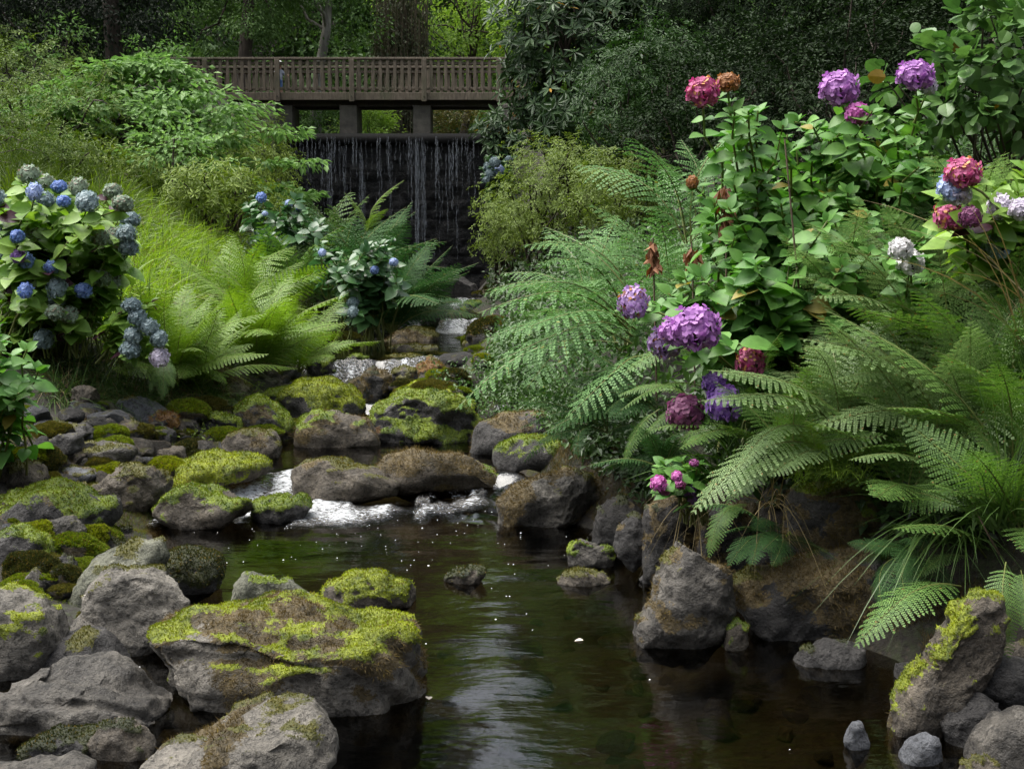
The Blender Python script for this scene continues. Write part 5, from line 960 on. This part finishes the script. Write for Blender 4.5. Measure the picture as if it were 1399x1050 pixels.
# a floating leaf and scraps on the pool
def scrap(label, px, py, s, m, seed, cat='leaf'):
    q = GZ(px, py, .004); rng = np.random.default_rng(seed); a = rng.random()*6.28; v, f = leaves([q], [[math.cos(a), math.sin(a), .12]], [[.1, -.1, 1]], [s], LEAFH); o = link('floating_leaf', make_mesh('floating_leaf', rel([(v, f, 0)], q), [m], True), None, q); tag(o, label, cat)
PALE = leafmat('bleached_leaf', (.35, .3, .24), (.5, .45, .4), .6, .1)
scrap('small bleached leaf floating in the right half of the pool', 797, 874, .035, PALE, 1); scrap('pale leaf floating beside the mossy boulder', 586, 955, .035, PALE, 2)
# ------------------------------------------------------------------ shrubs and trees
YG = leafmat('azalea_gold', (.055, .095, .014), (.175, .235, .05), .5, .3, .2); YG2 = leafmat('azalea_lime', (.09, .145, .02), (.23, .30, .06), .5, .3, .25)
OL = leafmat('azalea_olive', (.045, .085, .012), (.14, .2, .036), .55, .25, .2); DOG = leafmat('dogwood_leaf', (.085, .18, .045), (.215, .35, .11), .5, .35, .25)
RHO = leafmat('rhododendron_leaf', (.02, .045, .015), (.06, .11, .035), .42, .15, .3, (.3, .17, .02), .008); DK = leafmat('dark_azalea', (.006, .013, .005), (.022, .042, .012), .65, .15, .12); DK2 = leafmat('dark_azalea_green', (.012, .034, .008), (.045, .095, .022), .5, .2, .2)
YEW = leafmat('yew_needles', (.006, .013, .006), (.018, .032, .012), .55, .1, .25); OAK = leafmat('bright_tree_leaf', (.15, .27, .045), (.33, .46, .11), .5, .45, .3); MID = leafmat('mid_tree_leaf', (.05, .11, .025), (.14, .24, .06), .5, .3, .3); FAR = leafmat('far_tree_leaf', (.03, .07, .017), (.09, .16, .04), .55, .3, .3)
# layered pale tree on the left
def layered(label, base, crown, rad, seed):
    rng = np.random.default_rng(seed); n = 150; a = rng.random(n)*6.28; r = np.sqrt(rng.random(n)); lay = rng.integers(0, 6, n); hz = (lay+.35*rng.normal(size=n)*.5)/5.
    k = np.sqrt(np.clip(1.08-(np.maximum(hz, 0)*.95)**2.2, .08, 1)); C = np.asarray(crown)+np.stack([np.cos(a)*r*k*rad[0], np.sin(a)*r*k*rad[1], (hz-.5)*2*rad[2]-.35*rad[2]*r*r], 1); Dd = nrm(np.stack([np.cos(a)*r, np.sin(a)*r, .1+0*a], 1))
    Q, D, Nn = spray(C, Dd, 70, .32, rng, .2, .5, .5); V, F = leaves(Q, D, Nn, .14*rng.uniform(.7, 1.2, len(Q)), LEAF2); b = np.asarray(base, float)
    o = thing('layered_tree', b, label, 'tree'); link('crown', make_mesh('crown', rel([(V, F, 0)], b), [DOG]), o)
    fk = b+(np.asarray(crown)-b)*np.array([.35, .35, .55]); tp = curve(b-np.array([0, 0, .2]), fk, 6, .05, .03, rng); tr = np.linspace(.07, .045, 6); G = [(*tube(tp, tr, 8), 0)]
    for i in rng.choice(n, 34, replace=False): G.append((*tube(curve(fk, C[i]-np.array([0, 0, .04]), 8, .18, .04, rng), np.linspace(.03, .006, 8), 5), 0))
    link('trunk', make_mesh('trunk', rel(G, b), [BARK], True), o)
layered('small tree with flat pale green tiers of leaves in front of the bridge', PG(140, 18.5), P(192, 164, 17.6), (2.6, 1.5, .82), 5)
bush('sapling', 'slender sapling stem with sparse leaves below the layered tree', 'sapling', PG(237, 15.5), P(237, 205, 15.6), (.45, .45, .45), 16, 26, .2, .09, DOG, BARK, 101, nst=8, r0=.012, trunk=(curve(PG(237, 15.5), P(238, 190, 15.5), 6), np.linspace(.022, .012, 6)))
S_ = lambda px, py, D: P(px, py, D)
bush('azalea', 'olive azalea with bare stems at the left edge below the layered tree', 'shrub', PG(60, 17), S_(40, 175, 16.5), (1.5, 1.2, 1.1), 150, 7, 0.124, 0.069, OL, BARK, 110, LEAFN, whorl=7, shell=.6, nst=20)
bush('azalea', 'mustard green azalea at the far left above the grass', 'shrub', PG(-30, 14.5), S_(-20, 190, 14), (.9, .9, .8), 90, 7, 0.112, 0.062, OL, BARK, 111, LEAFN, whorl=7, nst=6, r0=.015)
bush('azalea', 'brownish azalea at the upper left behind the layered tree', 'shrub', PG(20, 21), S_(25, 110, 21), (1.5, 1.2, .9), 100, 6, 0.155, 0.094, OL, BARK, 112, LEAFN, whorl=7, nst=10)
bush('azalea', 'yellow-green azalea spilling down beside the left end of the weir', 'shrub', PG(340, 21.5), S_(305, 232, 20.5), (1.25, 1.1, .85), 200, 7, 0.124, 0.075, YG2, BARK, 113, LEAFN, whorl=7, shell=.6, nst=16)
bush('azalea', 'golden azalea touching the left edge of the falling water', 'shrub', PG(385, 25), S_(352, 215, 24.5), (.66, .9, .95), 120, 6, 0.136, 0.088, YG, BARK, 114, LEAFN, whorl=7, nst=10)
bush('azalea', 'low green azalea in the middle of the left slope below the layered tree', 'shrub', PG(255, 17.5), S_(250, 235, 17.2), (1.0, .8, .55), 110, 6, 0.124, 0.094, YG2, BARK, 115, LEAFN, whorl=7, nst=12)
bush('azalea', 'dark leafy shrub in the shade under the layered tree', 'shrub', PG(200, 19.5), S_(200, 215, 19.3), (1.2, .9, .8), 100, 36, .25, .09, GC1, BARK, 116, nst=12)
bush('azalea', 'small olive azalea at the top of the grassy slope', 'shrub', PG(85, 15), S_(85, 225, 14.8), (.75, .6, .42), 80, 6, 0.099, 0.069, OL, BARK, 117, LEAFN, whorl=7, nst=10)
bush('azalea', 'yellow-green azalea above the bright grass', 'shrub', PG(165, 16), S_(165, 243, 15.8), (.7, .6, .38), 80, 6, 0.099, 0.075, YG2, BARK, 118, LEAFN, whorl=7, nst=10)
bush('azalea', 'leafy shrub between the bright grass and the far ferns', 'shrub', PG(300, 15.5), S_(300, 265, 15.2), (.75, .6, .4), 80, 6, 0.105, 0.088, YG2, BARK, 119, LEAFN, whorl=7, nst=10)
# the right slope
bush('rhododendron', 'tall dark rhododendron with drooping whorled leaves beside the bridge', 'shrub', PG(790, 21.5), S_(790, 75, 20.8), (1.42, 1.4, 2.15), 420, 3, .16, .2, RHO, BARK, 120, LEAFN, shell=.72, nst=40, r0=.05, whorl=9, zmin=-1)
bush('rhododendron', 'rhododendron top rising above the tall one out of the picture', 'shrub', PG(860, 22.5), S_(860, -40, 22.2), (1.8, 1.4, 1.6), 300, 3, .18, .2, RHO, BARK, 121, LEAFN, shell=.7, nst=20, r0=.05, whorl=8, zmin=-1)
bush('rhododendron', 'rhododendron sprig with long leaves over the stone abutment', 'shrub', PG(690, 27), S_(684, 195, 26), (.4, .5, .55), 40, 3, .14, .22, RHO, BARK, 122, LEAFN, whorl=9, nst=10)
bush('azalea', 'yellow-green azalea hanging over the right side of the stream', 'shrub', PG(740, 17.5), S_(768, 275, 16.6), (1.0, 1.0, .85), 300, 6, 0.105, 0.065, YG, BARK, 123, LEAFN, whorl=7, shell=.62, nst=24)
bush('azalea', 'sparse golden azalea drooping towards the foot of the weir', 'shrub', PG(690, 20), S_(702, 320, 19), (.62, .8, .7), 150, 5, 0.112, 0.069, YG, BARK, 124, LEAFN, whorl=7, nst=20)
bush('azalea', 'small yellow-green azalea between the royal ferns and the dark bank', 'shrub', PG(860, 14.5), S_(855, 265, 14.2), (.75, .7, .5), 140, 6, 0.099, 0.062, YG, BARK, 125, LEAFN, whorl=7, nst=14)
bush('azalea', 'glossy green azalea in the middle of the dark right bank', 'shrub', PG(900, 15.5), S_(880, 125, 15.2), (.95, .9, .95), 260, 6, 0.105, 0.069, DK2, BARK, 126, LEAFN, whorl=7, shell=.65, nst=16)
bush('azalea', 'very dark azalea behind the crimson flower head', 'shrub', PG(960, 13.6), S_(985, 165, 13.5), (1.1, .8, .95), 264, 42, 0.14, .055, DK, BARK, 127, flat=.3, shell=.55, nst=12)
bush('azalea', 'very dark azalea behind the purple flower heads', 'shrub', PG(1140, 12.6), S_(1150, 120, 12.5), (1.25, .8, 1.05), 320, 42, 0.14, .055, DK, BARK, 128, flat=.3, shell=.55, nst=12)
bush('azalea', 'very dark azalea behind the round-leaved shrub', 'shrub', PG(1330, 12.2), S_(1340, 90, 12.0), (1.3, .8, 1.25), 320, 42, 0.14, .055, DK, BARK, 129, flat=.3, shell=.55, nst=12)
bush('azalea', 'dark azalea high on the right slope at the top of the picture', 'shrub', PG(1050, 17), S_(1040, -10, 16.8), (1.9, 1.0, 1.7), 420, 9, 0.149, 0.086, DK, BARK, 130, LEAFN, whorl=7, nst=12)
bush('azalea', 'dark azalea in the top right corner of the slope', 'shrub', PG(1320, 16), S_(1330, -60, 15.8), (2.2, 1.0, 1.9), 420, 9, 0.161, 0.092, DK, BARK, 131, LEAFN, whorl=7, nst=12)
bush('azalea', 'dim shrub at the right edge behind the pink hydrangea', 'shrub', PG(1440, 8.6), S_(1440, 190, 8.5), (.55, .5, .8), 120, 6, 0.093, 0.069, DK2, BARK, 132, LEAFN, whorl=7, nst=10)
# the trees beyond the bridge
def tree(label, x, y, h, cz, rad, m, bark, seed, n=110, per=130, cr=.9, ls=.16, r0=.22, top=None, name='tree', shell=.5, droop=.35, nst=22, zb=None, T=LEAF2, zmin=-1, cx=0):
    rng = np.random.default_rng(seed); zg = gz(x, y) if zb is None else zb; tp = curve((x, y, zg-.3), top if top else (x+rng.normal(0, .6), y+rng.normal(0, .4), zg+h*.72), 8, 0, .05*h/8, rng)
    return bush(name, label, 'tree', (x, y, zg), (x+cx, y, cz), rad, n, per, cr, ls, m, bark, seed, T, .55, droop, shell, nst, trunk=(tp, np.linspace(r0, r0*.5, 8)), zmin=zmin, part='crown')
tree('grey leaning tree trunk with dark leaves behind the left half of the bridge', -7.55, 43, 9, 13.6, (4.2, 3, 4.2), MID, BARKG, 201, top=(-6.4, 43, 13.6), r0=.24, cx=-1, n=150)
tree('bright green leafy tree behind the middle of the bridge', -2.4, 50, 12, 13.0, (3.7, 3, 3.9), OAK, BARK, 202, n=100, per=110, ls=.19, r0=.2)
tree('dark tree between the leaning trunk and the bright tree', -6.2, 58, 14, 17.5, (3.6, 3, 6.2), MID, BARK, 203, n=170, per=120, ls=.18, r0=.25)
tree('bright tree peeping out left of the tall rhododendron', 2.4, 47, 11, 11.6, (3.0, 3, 3.8), OAK, BARK, 204, n=140, per=110, ls=.18)
# a brown curtain-like conifer with hanging twigs
rng = np.random.default_rng(210); b = np.array([-4.35, 46., gz(-4.35, 46.)]); G = []; Q = []
for k in range(420):
    a = rng.random()*6.28; r = 1.05*math.sqrt(rng.random()); z0 = 12.5-2.2*r+rng.normal(0, 1.2); L_ = rng.uniform(1.5, 5.); p = np.stack([b[0]+r*math.cos(a)+.04*rng.normal(size=5).cumsum()*.5, b[1]+r*math.sin(a)+.04*rng.normal(size=5).cumsum()*.5, np.linspace(z0, max(z0-L_, b[2]), 5)], 1); G.append((*tube(p, np.linspace(.018, .006, 5), 3), 0)); Q.append(p)
o = thing('weeping_conifer', b, 'brown weeping conifer with hanging bare twigs behind the bridge', 'tree'); link('twigs', make_mesh('twigs', rel(G, b), [barkmat('hanging_twig', (.05, .04, .022), (.13, .10, .06))]), o)
Q = np.concatenate(Q); Q = Q[rng.integers(0, len(Q), 15000)]+rng.normal(0, .16, (15000, 3)); V, F = leaves(Q, rng.normal(0, .3, Q.shape)+np.array([0, 0, -1]), rng.normal(size=Q.shape), .14*rng.uniform(.6, 1.2, 15000), LEAF2); link('needles', make_mesh('needles', rel([(V, F, 0)], b), [leafmat('dull_needles', (.03, .045, .016), (.08, .085, .035), .6, .2)]), o)
link('trunk', make_mesh('trunk', rel([(*tube([(b[0], b[1], b[2]-.2), (b[0]+.1, b[1], 9), (b[0], b[1], 13.5)], [.3, .22, .1], 9), 0)], b), [BARK], True), o)
# shrubs seen under the bridge
for i, (px, D, rx, rz, m, lab) in enumerate([(425, 42, 1.3, 1.3, MID, 'grey-green shrub seen under the bridge left of the piers'), (505, 41, .9, 1.2, OAK, 'bright shrub seen under the bridge between the piers'), (640, 44, 1.5, 1.5, leafmat('rusty_shrub', (.07, .075, .02), (.16, .14, .04)), 'yellowish shrub seen under the bridge right of the piers'), (545, 50, 2.2, 1.6, MID, 'green shrub far behind the bridge piers'), (700, 40.5, 1.2, 1.4, MID, 'dark shrub behind the right stone abutment')]):
    q = PG(px, D); q[2] = max(q[2], 5.5); bush('shrub', lab, 'shrub', q, q+np.array([0, 0, rz*.75]), (rx, 1., rz), 70, 60, .35, .12, m, BARK, 220+i, nst=8)
# dark evergreens on the left
for i, (x, y, h, cz, rad, lab) in enumerate([(-14.5, 29, 9, 9.6, (3.4, 2.6, 4.2), 'nearly black yew in the top left corner'), (-10.8, 31.5, 11, 11.2, (3.0, 2.4, 4.4), 'dark yew with spreading boughs above the layered tree'), (-9.2, 39.5, 12, 13.2, (3.0, 2.6, 4.6), 'dark evergreen behind the left end of the bridge'), (-18, 38, 13, 14, (4.5, 3, 6), 'dark evergreen far behind the top left corner')]):
    tree(lab, x, y, h, cz, rad, YEW if i != 2 else MID, BARK, 230+i, n=230, per=120, cr=.55, ls=.13, r0=.26, droop=.7, name='evergreen_tree')
# saplings poking above the layered tree
for i, (px, py, D) in enumerate([(92, 45, 21), (190, 62, 20.5), (222, 70, 19.5), (50, 75, 20)]):
    b = PG(px, D); bush('sapling', ['tall thin sapling rising above the layered tree at the left', 'thin sapling above the middle of the layered tree', 'sapling with drooping leaves at the top right of the layered tree', 'short sapling at the upper left of the layered tree'][i], 'sapling', b, P(px, py+10, D), (.42, .3, .42), 14, 13, .14, .085, DOG, BARK, 240+i, nst=9, trunk=(curve(b, P(px, py, D), 6), np.linspace(.025, .008, 6)))
# woodland further back: each tree its own crown, with a gap of sky over the stream
for i, (x, y, cz, rad, ls) in enumerate([(-27, 52, 21, (6, 4, 16), .3), (-17.5, 56, 22, (5.5, 4, 17), .3), (-10.2, 60, 23, (5.6, 4, 17), .3), (-5.0, 66, 23, (3.4, 4, 18), .3), (1.2, 68, 14.5, (4.2, 4, 6), .27), (7.6, 60, 23, (5.6, 4, 17), .3), (16, 54, 22, (6, 4, 16), .3), (26, 50, 21, (6.5, 4, 16), .3), (-38, 50, 18, (7, 5, 11), .3), (36, 46, 19, (7, 5, 12), .3)]):
    tree(['dark woodland tree at the far left behind the yews', 'woodland tree behind the left end of the bridge', 'tall woodland tree behind the leaning trunk', 'tall narrow woodland tree left of the sky gap', 'lower woodland tree under the sky gap', 'tall woodland tree behind the rhododendron', 'woodland tree far behind the right slope', 'woodland tree far behind the top right corner', 'outermost woodland tree on the left', 'outermost woodland tree on the right'][i], x, y, 18, cz, rad, FAR, BARK, 260+i, n=330, per=75, cr=1.3, ls=ls*1.35, r0=.4, name='woodland_tree', shell=.45, nst=10)
tree('tall shade tree arching over the weir from the left', -14.5, 27, 14, 15.8, (6, 3.5, 2.8), MID, BARK, 290, n=200, per=110, cr=.7, ls=.19, r0=.3, name='shade_tree', top=(-8, 27, 15.5), cx=12)
tree('tall shade tree on the left slope above the yews', -14, 22, 14, 13., (4.5, 3.5, 4.5), MID, BARK, 291, n=150, per=110, cr=.7, ls=.19, r0=.3, name='shade_tree', top=(-13.5, 22, 14), cx=2)
# tall trees on the right slope whose boughs shade the bank
for i, (x, y, cz, rad) in enumerate([(7.5, 17.5, 10.8, (4.2, 3.6, 3.2)), (11.5, 12.5, 9.8, (4, 3.6, 3.4)), (5.8, 26, 13.2, (4.0, 3.4, 4.0)), (12, 24, 13, (5, 4, 4.5))]):
    tree(['tall shade tree above the dark bank on the right', 'shade tree above the right edge of the picture', 'tall shade tree behind the rhododendron', 'shade tree high on the right slope'][i], x+1.5, y, 12, cz, rad, MID, BARK, 280+i, n=130, per=110, cr=.7, ls=.19, r0=.3, name='shade_tree', top=(x+.6, y, cz), cx=-1.5)

# the wooded valley sides beyond the trees
def hillside(label, x0, x1, y0, y1, n, size, m, seed, lift=3.):
    rng = np.random.default_rng(seed); x = rng.uniform(x0, x1, n); y = rng.uniform(y0, y1, n); q = np.stack([x, y, ground(x, y)], 1); b = fbm(q*.16, 3, seed); q[:, 2] += lift*(rng.random(n)**.7)*(1+1.2*b); q[:, :2] += rng.normal(0, .5, (n, 2))
    v, f = leaves(q, rng.normal(size=q.shape)+np.array([0, -.4, -.2]), rng.normal(0, .5, q.shape)+np.array([0, -.5, 1]), size*rng.uniform(.6, 1.3, n), LEAF2); tag(link('woodland', make_mesh('woodland', [(v, f, 0)], [m])), label, kind='stuff')
hillside('dark woodland undergrowth on the valley side beyond the bridge', -45, 40, 50, 100, 190000, .36, FAR, 301, 4)
